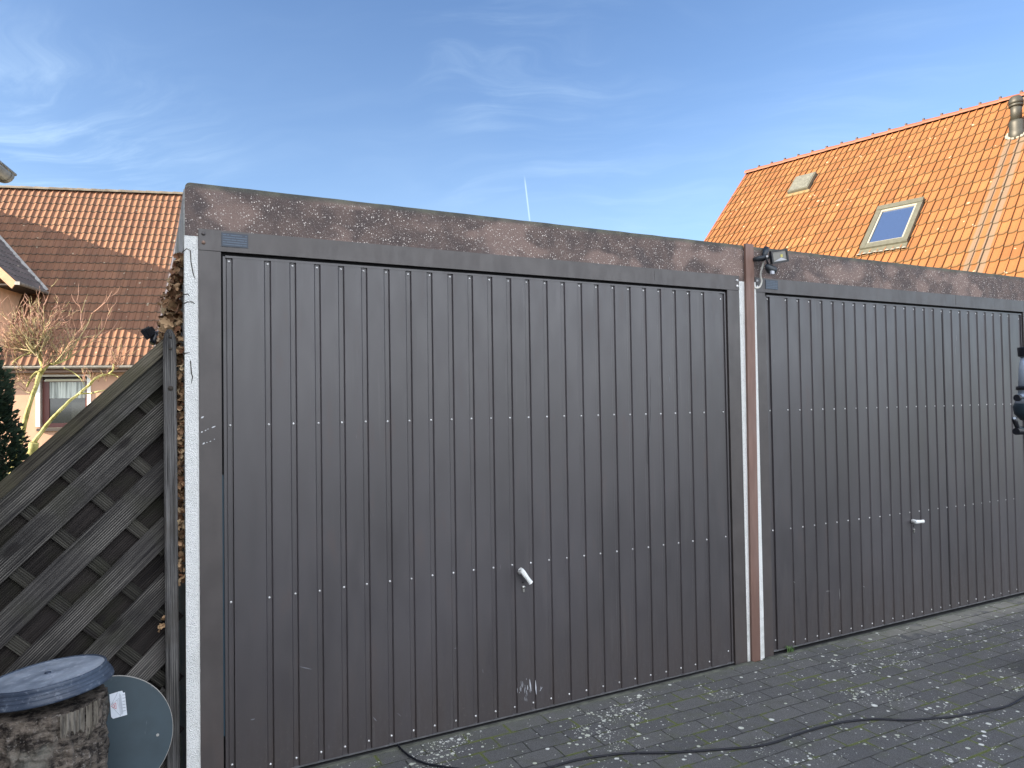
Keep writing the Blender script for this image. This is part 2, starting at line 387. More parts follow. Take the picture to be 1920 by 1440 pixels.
M_HANDLE = mat('white handle paint with dark wear', lambda t: {'color': t.mix(t.rng(t.noise(t.P, 150, 4, .7), .58, .68), (.74, .75, .73), (.35, .36, .36))}, rough=.35)
M_CHROME = mat('steel lock', color=(.50, .49, .46), rough=.3, metal=.9)
M_SCR = mat('scratched bare paint', color=(.55, .56, .58), rough=.6)
M_SCRD = mat('dark crack in the paint', color=(.012, .011, .012), rough=.7)
M_TUBE = mat('silver blue tube', color=(.58, .66, .74), rough=.25, metal=.3)
def f_twig(t):
    n = t.noise(t.P, 9, 4, .7)
    return {'color': t.mix(t.rng(n, .35, .65), (.15, .15, .045), (.33, .33, .15)), 'bump': (t.noise(t.P, 60, 3), .6, .004)}
M_LIMB = mat('limb covered in yellow green algae', f_twig, rough=.85)
M_TWIG = mat('pinkish young twigs', f_vary((.30, .175, .130), .35, 5), rough=.7)
M_TWIGY = mat('straw coloured twigs', f_vary((.32, .28, .15), .3, 6), rough=.7)
def attr_leaf(name, cols, rough=.7):
    def f(t):
        r = t.n('ShaderNodeAttribute', attribute_name='rnd').outputs['Fac']
        cr = t.n('ShaderNodeValToRGB', {0: r}); e = cr.color_ramp.elements
        while len(e) < len(cols): e.new(.5)
        for i, c in enumerate(cols): e[i].position = i/(len(cols)-1); e[i].color = tuple(c)+(1,)
        return {'color': cr.outputs[0]}
    return mat(name, f, rough=rough, spec=.25)
M_LEAF = attr_leaf('dry brown leaves', [(.05, .03, .02), (.20, .12, .065), (.17, .075, .04), (.42, .28, .16), (.28, .18, .10), (.55, .42, .26)])
M_CONI = attr_leaf('dark conifer sprays', [(.010, .020, .014), (.022, .040, .026), (.030, .055, .032), (.055, .085, .055)], .6)
M_GRASS = attr_leaf('grass blades', [(.05, .10, .03), (.12, .20, .07)])
M_DRYV = mat('dried root', color=(.035, .028, .022), rough=.9)
M_SOIL = mat('garden soil and turf', f_vary((.07, .075, .04), .4, 3, 20, .6, .02), rough=.95)

# ------------------------------------------------------------------ mesh helpers
class MB:
    def __init__(s): s.v = []; s.f = []; s.uv = []; s.mi = []; s.sm = []; s.rnd = []; s.mats = []
    def face(s, pts, uv=None, smooth=False, rnd=0.):
        i = len(s.v); s.v += [Vector(p) for p in pts]; s.f.append(tuple(range(i, i+len(pts))))
        s.uv.append(uv or [(0, 0)]*len(pts)); s.sm.append(smooth); s.rnd.append(rnd)
    def box(s, x0, x1, y0, y1, z0, z1, X=None):
        X = X or (lambda p: p)
        c = [X(Vector((x, y, z))) for x in (x0, x1) for y in (y0, y1) for z in (z0, z1)]
        for q, d in (((0, 1, 3, 2), (y1-y0, z1-z0)), ((4, 6, 7, 5), (y1-y0, z1-z0)), ((0, 4, 5, 1), (0, 0)), ((2, 3, 7, 6), (0, 0)), ((0, 2, 6, 4), (0, 0)), ((1, 5, 7, 3), (0, 0))):
            s.face([c[i] for i in q])
        return s
    def bar(s, a, b, wdir, w, t):
        """box from a to b; wdir = width direction, w width, t thickness; uv runs along it"""
        a, b = Vector(a), Vector(b); d = (b-a); L = d.length; d.normalize()
        wd = Vector(wdir); wd = (wd - d*wd.dot(d)).normalized(); td = d.cross(wd)
        o = random.random()*30
        def P(i, j, k): return (a if i == 0 else b) + wd*(w/2*j) + td*(t/2*k)
        def F(q, uv): s.face([P(*k) for k in q], uv)
        U = lambda j0, j1: [(o, o+j0), (o+L, o+j0), (o+L, o+j1), (o, o+j1)]
        F([(0, -1, -1), (1, -1, -1), (1, 1, -1), (0, 1, -1)], U(0, w)); F([(0, 1, 1), (1, 1, 1), (1, -1, 1), (0, -1, 1)], U(w, 0))
        F([(0, 1, -1), (1, 1, -1), (1, 1, 1), (0, 1, 1)], U(0, t)); F([(0, -1, 1), (1, -1, 1), (1, -1, -1), (0, -1, -1)], U(0, t))
        F([(0, -1, -1), (0, 1, -1), (0, 1, 1), (0, -1, 1)], [(o, o), (o, o+w), (o+t, o+w), (o+t, o)]); F([(1, -1, 1), (1, 1, 1), (1, 1, -1), (1, -1, -1)], [(o, o), (o, o+w), (o+t, o+w), (o+t, o)])
        return s
    def tube(s, pts, rad, seg=8, cap=True):
        pts = [Vector(p) for p in pts]; n = len(pts)
        r = rad if hasattr(rad, '__len__') else [rad]*n
        base = len(s.v); side = None
        for i, p in enumerate(pts):
            d = (pts[min(i+1, n-1)]-pts[max(i-1, 0)]).normalized()
            if side is None: side = d.orthogonal().normalized()
            side = (side - d*side.dot(d)).normalized(); up = d.cross(side)
            for k in range(seg):
                a = 2*pi*k/seg; s.v.append(p + (side*cos(a)+up*sin(a))*r[i])
        for i in range(n-1):
            for k in range(seg):
                k2 = (k+1) % seg
                s.f.append((base+i*seg+k, base+i*seg+k2, base+(i+1)*seg+k2, base+(i+1)*seg+k)); s.uv.append([(0, 0)]*4); s.sm.append(True); s.rnd.append(0)
        if cap:
            s.f.append(tuple(base+k for k in reversed(range(seg)))); s.uv.append([(0, 0)]*seg); s.sm.append(False); s.rnd.append(0)
            s.f.append(tuple(base+(n-1)*seg+k for k in range(seg))); s.uv.append([(0, 0)]*seg); s.sm.append(False); s.rnd.append(0)
        return s
    def lathe(s, prof, X, seg=48):
        base = len(s.v); n = len(prof)
        for r, z in prof:
            for k in range(seg):
                a = 2*pi*k/seg; s.v.append(X(Vector((r*cos(a), r*sin(a), z))))
        for i in range(n-1):
            for k in range(seg):
                k2 = (k+1) % seg
                s.f.append((base+i*seg+k, base+i*seg+k2, base+(i+1)*seg+k2, base+(i+1)*seg+k)); s.uv.append([(0, 0)]*4); s.sm.append(True); s.rnd.append(0)
        return s
    def prism(s, pts, ext):
        """polygon (list of 3D points) extruded by a vector"""
        a = [Vector(p) for p in pts]; e = Vector(ext); b = [p+e for p in a]; n = len(a)
        s.face(list(reversed(a))); s.face(b)
        for i in range(n): s.face([a[i], a[(i+1) % n], b[(i+1) % n], b[i]])
        return s
    def build(s, name, material, parent=None, bevel=0., merge=False, loc=None):
        me = bpy.data.meshes.new(name)
        root = parent
        while root is not None and root.parent is not None: root = root.parent
        off = root.location.copy() if root is not None else (Vector(loc) if loc is not None else Vector((0, 0, 0)))
        me.from_pydata([tuple(v-off) for v in s.v], [], s.f)
        uvl = me.uv_layers.new(name='UVMap'); k = 0
        for u in s.uv:
            for c in u: uvl.data[k].uv = c; k += 1
        if any(s.rnd):
            at = me.attributes.new('rnd', 'FLOAT', 'FACE'); at.data.foreach_set('value', s.rnd)
        me.polygons.foreach_set('use_smooth', s.sm)
        me.materials.append(material); me.update()
        o = bpy.data.objects.new(name, me); COL.objects.link(o)
        if parent is not None: o.parent = parent
        elif loc is not None: o.location = loc
        if bevel or merge:
            if merge:
                wm = o.modifiers.new('weld', 'WELD'); wm.merge_threshold = .0002
            if bevel:
                bv = o.modifiers.new('bevel', 'BEVEL'); bv.width = bevel; bv.segments = 2; bv.limit_method = 'ANGLE'; bv.angle_limit = radians(40)
        return o

def tag(o, label=None, cat=None, group=None, kind=None):
    if label: o['label'] = label
    if cat: o['category'] = cat
    if group: o['group'] = group
    if kind: o['kind'] = kind
    return o
def empty(name, loc, label, cat, group=None):
    o = bpy.data.objects.new(name, None); COL.objects.link(o); o.location = loc; o.empty_display_size = .1
    return tag(o, label, cat, group)
def BX(*a, X=None): return MB().box(*a, X=X)
def ray(u, v): return FW*1331 + RT*(u-960) + UP*(720-v)
def atY(u, v, y): d = ray(u, v); return CAM + d*((y-CAM.y)/d.y)
def atZ(u, v, z): d = ray(u, v); return CAM + d*((z-CAM.z)/d.z)
def atX(u, v, x): d = ray(u, v); return CAM + d*((x-CAM.x)/d.x)

# ------------------------------------------------------------------ ground
g = MB(); g.face([(-400, -400, 0), (400, -400, 0), (400, 400, 0), (-400, 400, 0)])
o = g.build('ground', M_SOIL); tag(o, kind='structure')
g = MB(); g.face([(-2.0, -9, .004), (9, -9, .004), (9, -.040, .004), (-2.0, -.040, .004)])
o = g.build('pavement', M_PAVE); tag(o, kind='structure')

# ------------------------------------------------------------------ garages
ROWS = (2.068, 1.414, .716, .050)
rivet_me = None
def rivet_mesh():
    b = MB(); prof = [(.0046, 0), (.0043, .0016), (.0028, .0028), (.0002, .0032)]
    b.lathe(prof, lambda p: Vector((p.x, -p.z, p.y)), 10)
    me_o = b.build('rivet', M_RIVET); me = me_o.data; bpy.data.objects.remove(me_o); return me
rivet_me = rivet_mesh()

def garage_door(root, X0, ridx, label_dark=None):
    """up-and-over door: pressed flat panels with narrow sunk grooves, rivets in the grooves"""
    zb, zt = (.018 if X0 < 1 else .026), 2.087
    xs = [-.046] + [.1*i for i in ridx] + [2.538]
    prof = [(-.069, .0), (-.069, -.008), (-.0595, -.008), (-.0590, -.003), (-.0560, -.003)]
    prof = [(-.069, .010), (-.069, -.008), (-.0610, -.008), (-.0605, -.001)]
    hw = .0108
    for x in xs:
        if x == -.046: prof += [(x-hw, -.001), (x-hw+.0012, .002), (x-hw+.0024, -.001), (x+hw-.001, -.001), (x+hw, .0015), (x+hw+.0022, -.0105)]
        elif x == 2.538: prof += [(x-hw-.0022, -.0105), (x-hw, .0015), (x-hw+.0014, -.001), (x+hw, -.001), (2.5600, -.001), (2.5605, -.008), (2.571, -.008), (2.571, .010)]
        else: prof += [(x-hw-.0030, -.0105), (x-hw-.0016, -.0092), (x-hw+.0014, -.0035), (x-hw+.0026, -.003), (x+hw-.0034, -.003), (x+hw-.0022, -.0032), (x+hw+.0016, -.0092), (x+hw+.0030, -.0105)]
    b = MB(); zz = [zb, zb+.012, .5, 1.0, 1.5, zt-.012, zt]
    for (xa, ya), (xb, yb) in zip(prof, prof[1:]):
        for za, zc in zip(zz, zz[1:]):
            b.face([(X0+xa, ya, za), (X0+xb, yb, za), (X0+xb, yb, zc), (X0+xa, ya, zc)])
    b.box(X0-.069, X0+2.571, .012, .03, zb, zt)
    door = b.build('garage_door', M_DOOR, root)
    BX(X0-.069, X0+2.571, -.0122, .002, zb-.0045, zb+.0015).build('bottom_lip', M_LIP, door)
    BX(X0-.060, X0+2.562, -.0116, -.001, zt-.006, zt+.003).build('top_edge', M_DOOR, door)
    off = root.location
    for ri, z in enumerate(ROWS):
        for xi, x in enumerate(xs):
            o_ = bpy.data.objects.new('rivet', rivet_me); COL.objects.link(o_); o_.parent = door
            zz_ = z
            if ri == 3 and xi in (0, len(xs)-1): zz_ = z+.032
            if ri == 0 and xi == len(xs)-1: zz_ = z-.018
            o_.location = Vector((X0+x+random.uniform(-.0015, .0015), -.0030, zz_+random.uniform(-.0012, .0012)))-off
    return door

def garage(X0, left_x, right_x, label, first):
    root = empty('garage', (X0+1.25, 3., 0), label, 'garage', 'row of prefabricated garages')
    # shell: side walls, back, roof
    M = M_SIDE
    b = MB(); b.box(left_x, left_x+.05, .012, 6.0, 0, 2.345); b.box(right_x-.05, right_x, .012, 6., 0, 2.345); b.box(left_x+.05, right_x-.05, 5.92, 6., 0, 2.345)
    b.build('wall', M, root, bevel=.004)
    BX(left_x+.01, right_x-.01, .05, 5.99, 2.347, 2.356).build('roof', M_SILL, root)
    BX(left_x+.055, right_x-.055, -.0232, 5.9, .0012, .0028).build('floor_with_shade_strip', M_INNER, root)  # dark floor runs out past the door, painting a shadow band below it
    BX(left_x+.055, right_x-.055, .035, .04, 0, 2.1).build('inner_panel', M_INNER, root)
    # white roughcast reveals
    fl, fr = X0-.158, X0+2.666
    b = MB(); b.box(left_x+.001, fl-.001, -.0125 if first else -.027, .011, 0, 2.157); b.build('edge_strip', M_WHITE, root, bevel=.004)
    b = MB(); b.box(fr+.001, right_x-.002, -.0175, .011, 0, 2.157); b.build('edge_strip', M_WHITE, root, bevel=.003)
    # fascia slab with rounded corners
    zt, zb = 2.366, 2.158
    n = 60; b = MB(); xl, xr = left_x+.004, right_x-.001
    y0, y1 = -.013, .11
    rc = .020 if first else .004
    outline = [(xl, zb)]
    for k in range(7):
        a = pi - pi/2*k/6; outline.append((xl+rc+rc*cos(a), zt-rc+rc*sin(a)))
    for k in range(1, 40):
        x = xl+rc+(xr-xl-rc)*k/40; outline.append((x, zt+.0022*noise.noise(Vector((x*9, 0, 3)))))
    outline += [(xr, zt), (xr, zb)]
    b.prism([(x, y0, z) for x, z in outline], (0, y1-y0, 0))
    b.build('fascia', M_FASCIA, root, bevel=.005)
    # steel frame
    fr_o = MB(); fr_o.box(fl, X0+2.666, -.019, .008, 2.104, 2.187)
    header = fr_o.build('door_frame', M_FRAME, root, bevel=.0025)
    BX(fl, X0-.077, -.017, .010, .0, 2.1025).build('jamb', M_FRAME, header, bevel=.0025)
    BX(X0+2.577, X0+2.666, -.017, .010, .0, 2.1025).build('jamb', M_FRAME, header, bevel=.0025)
    BX(X0-.0768, X0+2.5768, .006, .014, 2.06, 2.1038).build('header_gap_strip', M_GAP, header)
    BX(X0-.0768, X0-.0692, .004, .012, .19, 2.10).build('side_gap_strip', M_GAP, header)
    BX(X0-.0766, X0-.0700, -.004, .0035, .2, 1.22).build('guide_strip', M_TEAL, header)
    BX(X0+2.5715, X0+2.5768, .004, .012, .0, 2.10).build('side_gap_strip', M_GAP, header)
    for bx_, bz, mm in ((fl+.018, 2.168, M_RIVET if not first else M_FRAME), (fl+.018, 2.133, M_RUST if first else M_RIVET), (X0+2.651, 2.160, M_RIVET), (X0+2.651, 2.128, M_RIVET)):
        MB().lathe([(.0075, 0), (.007, .003), (.004, .005), (.0003, .0056)], lambda p: Vector((bx_+p.x, -.0192-p.z, bz+p.y)), 12).build('bolt', mm, header)
    b = MB(); xa, xb, za, zc = X0-.074, X0+.024, 2.126, 2.178
    b.face([(xa, -.0215, za), (xb, -.0215, za-.001), (xb, -.0215, zc-.001), (xa, -.0215, zc)], [(0, 0), (1, 0), (1, 1), (0, 1)])
    b.box(xa-.001, xb+.001, -.0213, -.0192, za-.002, zc+.001)
    b.build('type_plate', M_PLATE, header)
    door = garage_door(root, X0, range(1, 25))
    # concrete sill
    b = MB()
    xs = [left_x+.02+(right_x-left_x-.04)*k/30 for k in range(31)]
    for a_, c_ in zip(xs, xs[1:]):
        ya, yb = -.046+.006*noise.noise(Vector((a_*5, 1, 0))), -.046+.006*noise.noise(Vector((c_*5, 1, 0)))
        b.face([(a_, ya, .0042), (c_, yb, .0042), (c_, yb+.006, .0082), (a_, ya+.006, .0082)]); b.face([(a_, ya+.006, .0082), (c_, yb+.006, .0082), (c_, -.024, .0082), (a_, -.024, .0082)]); b.face([(a_, -.024, .0082), (c_, -.024, .0082), (c_, -.0235, .001), (a_, -.0235, .001)])
    b.build('sill', M_SILL, root)
    return root, header, door

g1, h1, d1 = garage(0., -.209, 2.712, 'nearer garage with a brown ribbed door whose white handle slants down, beside the wooden fence', True)
g2, h2, d2 = garage(2.9455, 2.754, 5.672, 'farther garage with a brown ribbed door whose white handle is level, under the floodlight', False)

# handles
def handle(door, c, ang, L=.082):
    X = lambda p: Vector((c.x + p.x*cos(ang)-p.z*sin(ang), p.y, c.z + p.x*sin(ang)+p.z*cos(ang)))
    MB().tube([(c.x, -.006, c.z), (c.x, -.020, c.z), (c.x, -.036, c.z)], [.0150, .0125, .0115], 16).build('handle_base', M_HANDLE, door)
    b = MB(); pts = [(-.026, .0085), (-.014, .0120), (.0, .0130), (.022, .0115), (.045, .0105), (L-.022, .0115), (L-.016, .012)]
    ring = []
    for x, r in pts:
        ring.append([X(Vector((x, -.042 + .009*cos(2*pi*k/12), r*sin(2*pi*k/12)))) for k in range(12)])
    for r0, r1 in zip(ring, ring[1:]):
        for k in range(12): b.face([r0[k], r0[(k+1) % 12], r1[(k+1) % 12], r1[k]], smooth=True)
    b.face(ring[0]); b.face(list(reversed(ring[-1])))
    b.build('handle', M_HANDLE, door, merge=True)
hc = atY(979, 1073, -.03); handle(d1, hc, radians(-53))
hc2 = atY(1717, 978, -.03); handle(d2, hc2, radians(-2), .078)
def lock(door, u, v, s=1.):
    c = atY(u, v, -.010)
    b = MB(); b.lathe([(.0085*s, 0), (.0085*s, .006), (.007*s, .008), (.0003, .008)], lambda p: Vector((c.x+p.x, -.0100-p.z, c.z+p.y)), 16)
    b.box(c.x-.0048*s, c.x+.0048*s, -.0165, -.0100, c.z-.022*s, c.z-.004)
    lk = b.build('lock', M_CHROME, door)
    BX(c.x-.0012, c.x+.0012, -.0191, -.0180, c.z-.005, c.z+.005).build('keyhole', M_GAP, lk)
    MB().lathe([(.0055, 0), (.0055, .002), (.0003, .002)], lambda p: Vector((c.x+p.x-.001, -.0104-p.z, c.z+.024+p.y)), 12).build('screw', M_SCRD, lk)
lock(d1, 981, 1101); lock(d2, 1713, 993, .8)

def marks(parent, name, material, quads, y):
    b = MB()
    for (u0, v0, u1, v1, wpx) in quads:
        p, q = atY(u0, v0, y), atY(u1, v1, y); d = (q-p).normalized(); nn = Vector((-d.z, 0, d.x)); wd = wpx/1331*2.9/2
        b.prism([p-nn*wd*.3, p+nn*wd*.3, p.lerp(q, .5)+nn*wd, q+nn*wd*.3, q-nn*wd*.3, p.lerp(q, .5)-nn*wd], (0, .0012, 0))
    return b.build(name, material, parent)
marks(h1, 'paint_scratches', M_SCR, [(377, 784, 382, 781, 3.), (377, 811, 380, 809, 2.6), (384, 808, 387, 806, 1.6), (389, 805, 391, 804, 1.2), (397, 802, 404, 799, 2.4), (380, 833, 384, 830, 2.6), (387, 830, 389, 829, 1.4), (393, 828, 396, 827, 1.6), (401, 824, 403, 823, 1.2)], -.0182)
marks(d1, 'crack', M_SCRD, [(1219.5, 707, 1220, 760, 1.1), (1220, 760, 1218.5, 800, 1.4), (1218.5, 800, 1216, 830, 1.3), (1216, 830, 1214.6, 870, .9)], -.0108)
marks(h1, 'seam', M_SCRD, [(1227.5, 507, 1227.8, 527, .7)], -.0195); marks(h2, 'seam', M_SCRD, [(1792, 553, 1792, 571, .7)], -.0195)
BX(2.9455+1.6+.004, 2.9455+1.6+.0105, -.004, .003, .05, 2.05).build('split_joint', M_GAP, d2)
sc_q = [(993.0, 1274, 996.0, 1296, 3.6), (1004.0, 1276, 1005.6, 1302, 3.4), (1017, 1288, 1012, 1296, 1.6), (1014, 1287, 1014, 1295, 1.0)]
for k in range(26):
    u = random.gauss(985, 9); v = random.gauss(1291, 7); l = random.uniform(3, 10)
    if 994 < u < 1006: continue
    sc_q.append((u, v, u+l*.1, v+l, random.uniform(.5, 1.3)))
marks(d1, 'paint_scratches', mat('worn grey paint', color=(.36, .37, .40), rough=.6), sc_q, -.0112)
marks(d1, 'scuffed_paint', mat('light scuffs', color=(.15, .155, .17), rough=.6), [(562, 1250, 584, 1255, 1.6), (470, 1350, 478, 1348, 1.8), (700, 1345, 706, 1352, 2.), (745, 1337, 752, 1343, 1.), (852, 1216, 856, 1215, 1.6), (1255, 706, 1256, 718, 1.4), (1253, 702, 1254, 706, 1.), (905, 1255, 906, 1262, 1.)], -.0112)
marks(d2, 'scuffed_paint', mat('pale scuffs', color=(.20, .20, .20), rough=.6), [(1574, 1104, 1575, 1124, 2.0), (1488, 1090, 1491, 1093, 2.), (1549, 1109, 1556, 1108, 1.6), (1618, 1099, 1622, 1101, 2.), (1793, 628, 1794, 640, 1.5), (1791, 650, 1791, 665, 1.3)], -.0112)

# joint cover between the garages
jc = MB(); sh = lambda p: Vector((p.x+(p.z/2.37-.5)*.022, p.y, p.z))
jc.box(2.6975, 2.7600, -.033, -.0180, .003, 2.374, X=sh)
o = jc.build('joint_cover', M_PIPE, None, bevel=.003, loc=(2.733, -.03, 0))
tag(o, 'narrow reddish brown cover strip running up the joint between the two garages', 'cover strip')

# ------------------------------------------------------------------ floodlights
def floodlight(name, C_, face, scale, label, cat, group, roll=0., M_LAMP=M_LAMP):
    """C_ centre of the lamp body; face = facing direction"""
    root = empty(name, C_, label, cat, group)
    f = Vector(face).normalized(); s_ = f.cross(Vector((0, 0, 1))).normalized(); u_ = s_.cross(f)
    s2 = s_*cos(roll)+u_*sin(roll); u2 = -s_*sin(roll)+u_*cos(roll)
    T = lambda p: C_ + (s2*p.x + u2*p.z - f*p.y)*scale
    b = MB(); b.box(-.062, .062, -.012, .012, -.045, .045, X=T); b.box(-.050, .050, .012, .030, -.034, .034, X=T)
    for k in range(7): b.box(-.046+k*.0145, -.042+k*.0145, .030, .042, -.030, .030, X=T)
    body = b.build('housing', M_LAMP, root, bevel=.003*scale)
    fr = MB()
    for (x0, x1, z0, z1) in ((-.062, .062, .034, .045), (-.062, .062, -.045, -.034), (-.062, -.051, -.034, .034), (.051, .062, -.034, .034)):
        fr.box(x0, x1, -.020, -.0122, z0, z1, X=T)
    fr.build('bezel', M_BLACK, body, bevel=.0015)
    BX(-.051, .051, -.0135, -.0125, -.034, .034, X=T).build('reflector', M_REFL, body)
    BX(-.022, -.006, -.0152, -.0140, -.008, .012, X=T).build('led_chip', M_LED, body)
    MB().prism([T(Vector((-.048, -.0150, -.031))), T(Vector((.046, -.0150, -.031))), T(Vector((-.010, -.0150, -.010)))], f*.0006).build('reflector_fold', M_LENS, body)
    return root, T
fc = atY(1460, 481, -.125)
fl1, T1 = floodlight('floodlight', fc, Vector((-.30, -.90, -.06)), .82, 'dark grey floodlight with a square lens, hanging crooked beside the brown joint cover', 'floodlight', 'outdoor floodlights with sensors', roll=radians(-9))
# bracket and sensor
p0, p1, p2 = atY(1412, 487, -.03), atY(1432, 484, -.07), atY(1442, 482, -.10)
b = MB(); b.tube([p0, p0.lerp(p1, .5), p1, p2], [.011, .017, .016, .010], 8); p3, p4 = atY(1437, 466, -.03), atY(1432, 483, -.05)
b.tube([p3, p3.lerp(p4, .5), p4], [.018, .016, .012], 8); b.build('bracket', M_LAMP, fl1)
MB().tube([atY(1438, 481, -.108), atY(1438.5, 480.5, -.118)], .006, 10).build('knob', M_RIVET, fl1)
sc0, sc1, sc2 = atY(1436, 496, -.09), atY(1444, 505, -.10), atY(1455, 508, -.115)
b = MB(); b.tube([sc0, sc0.lerp(sc1, .5), sc1, sc1.lerp(sc2, .6), sc2], [.010, .021, .026, .024, .016], 12)
sn = b.build('sensor', M_LAMP, fl1)
q = atY(1449.5, 510.5, -.142); BX(q.x-.011, q.x+.011, q.y, q.y+.012, q.z-.009, q.z+.009).build('sensor_lens', M_LENS, sn, bevel=.002)
b = MB(); b.tube([atY(1436, 480, -.10), atY(1440, 497, -.10)], .006, 8); b.build('sensor_arm', M_BLACK, fl1)
def spline(pts, n=10):
    pts = [Vector(p) for p in pts]; out = []
    P = [pts[0]*2-pts[1]] + pts + [pts[-1]*2-pts[-2]]
    for i in range(1, len(P)-2):
        for k in range(n):
            t = k/n; a, b_, c, d = P[i-1], P[i], P[i+1], P[i+2]
            out.append(.5*((2*b_) + (c-a)*t + (2*a-5*b_+4*c-d)*t*t + (3*b_-a-3*c+d)*t**3))
    out.append(pts[-1]); return out
cab = [atY(u, v, y) for u, v, y in ((1432, 486, -.06), (1430, 498, -.055), (1426, 514, -.045), (1428, 528, -.04), (1424, 538, -.035), (1417, 540, -.03), (1412, 535, -.026), (1410.5, 531, -.012))]
MB().tube(spline(cab, 8), .0052, 8).build('power_cable', M_CABLEW, fl1)
# second floodlight on the side wall, seen from behind
fc2 = atY(278, 624, 2.9)
fl2, T2 = floodlight('floodlight', fc2, Vector((-.80, .45, -.50)), .9, 'small black floodlight with sensor sticking out above the wooden fence', 'floodlight', 'outdoor floodlights with sensors', roll=radians(20), M_LAMP=M_BLACK)
a_ = Vector((-.209, 2.9, fc2.z+.02))
MB().tube([a_, fc2.lerp(a_, .5)+Vector((0, 0, -.005)), fc2+Vector((.02, 0, 0))], [.016, .010, .013], 8).build('bracket', M_BLACK, fl2)
s_c = atY(290, 637, 2.9)
b = MB(); b.tube([fc2.lerp(a_, .35), s_c+Vector((.01, 0, .03)), s_c, s_c+Vector((-.02, -.01, -.03))], [.008, .02, .034, .022], 10); b.build('sensor', M_BLACK, fl2)

# ------------------------------------------------------------------ fence
FY = .062
def zr(x): return 1.760+(x+.278)          # top edge of the rail, 45 degrees
fence = empty('lattice_fence', (-1.0, FY, 0), 'dark weathered lattice fence panel with a slanting mossy top rail beside the garage', 'fence')
d45 = Vector((1, 0, 1)).normalized(); n45 = Vector((-1, 0, 1)).normalized()
a_ = Vector((-1.85, FY, zr(-1.85)))-n45*.0225; e_ = Vector((-.262, FY, zr(-.262)))-n45*.0225
MB().bar(a_, e_, n45, .045, .052).build('top_rail', M_RAIL, fence, bevel=.006)
tops = [1.676-.003, 1.528, 1.312, 1.094, .883, .635, .465, .25, .04]
tops = []
for v in (655, 745, 854, 963, 1067, 1185, 1280, 1388, 1500): tops.append(atY(309, v, FY).z)
bots = []
for v in (716, 807, 917, 1023, 1127, 1240, 1345, 1450, 1560): bots.append(atY(309, v, FY).z)
xr = -.276
for zt_, zb_ in zip(tops, bots):
    zm = (zt_+zb_)/2; wv_ = (zt_-zb_)/sqrt(2)
    L = min(2.15, (zm-.06)*sqrt(2)) if zm > .2 else .12
    e_ = Vector((xr+.02, FY-.006+random.uniform(-.002, .002), zm+.02)); a_ = e_ - d45*L
    MB().bar(a_, e_, n45, wv_, .009).build('board', M_BOARD, fence, bevel=.0012)
    # back board fills the gap below
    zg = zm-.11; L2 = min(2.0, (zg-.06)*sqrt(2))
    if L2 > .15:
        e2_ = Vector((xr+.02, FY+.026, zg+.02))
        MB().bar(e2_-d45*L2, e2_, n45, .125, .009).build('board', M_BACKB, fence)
# laths running the other way between the two layers
for k in range(12):
    s0 = atY(270, 756, FY); x0 = s0.x - k*.1265; z0 = s0.z - k*.1265+.0
    if z0 < .1: break
    # up-left end under the rail, down-right end at the post or the ground
    cx, cz = x0, z0
    up = (zr(cx)-.09-cz)/2; lo = min(xr-cx, cz-.04)
    A_ = Vector((cx-up, FY+.009, cz+up)); B_ = Vector((cx+lo, FY+.009, cz-lo))
    MB().bar(A_, B_, d45, .046, .012).build('lath', M_STRIP, fence, bevel=.001)
for k in range(1, 6):
    cx, cz = s0.x+k*.1265*.5, s0.z+.0-k*.1265*.5
fp = MB()
ptop = 1.792
rings = []
for z in (0, .5, 1.0, 1.45, ptop-.055, ptop-.02, ptop):
    lean = -.007*(z/1.8) + .002*noise.noise(Vector((0, 0, z*3)))
    hw = .0235 if z < ptop-.03 else (.019 if z < ptop-.01 else .008)
    c = Vector((-.2535+lean, .018, z)); y_ = .0
    rings.append([c+Vector((-hw, 0, 0)), c+Vector((-hw+.006, -.006, 0)), c+Vector((hw-.006, -.006, 0)), c+Vector((hw, 0, 0)), c+Vector((hw, .06, 0)), c+Vector((-hw, .06, 0))])
for r0, r1 in zip(rings, rings[1:]):
    for k in range(6):
        k2 = (k+1) % 6; za, zc = r0[0].z, r1[0].z
        u0, u1 = (0, .01, .047, .057, .117, .164)[k], (.01, .047, .057, .117, .164, .22)[k]
        fp.face([r0[k], r0[k2], r1[k2], r1[k]], [(za, u0), (za, u1), (zc, u1), (zc, u0)])
fp.face(rings[-1])
fpo = fp.build('fence_post', M_POST, None, loc=(-.2535, .04, 0)); tag(fpo, 'upright grey timber post squeezed between the lattice fence and the white garage edge', 'fence post')
for v, rr in ((728, .010), (632, .006), (654, .006)):
    c = atY(320, v, .011)
    MB().lathe([(rr, 0), (rr*.9, .003), (.0004, .004)], lambda p: Vector((c.x+p.x, .0122-p.z, c.z+p.y)), 12).build('bolt', M_DRYV, fpo)

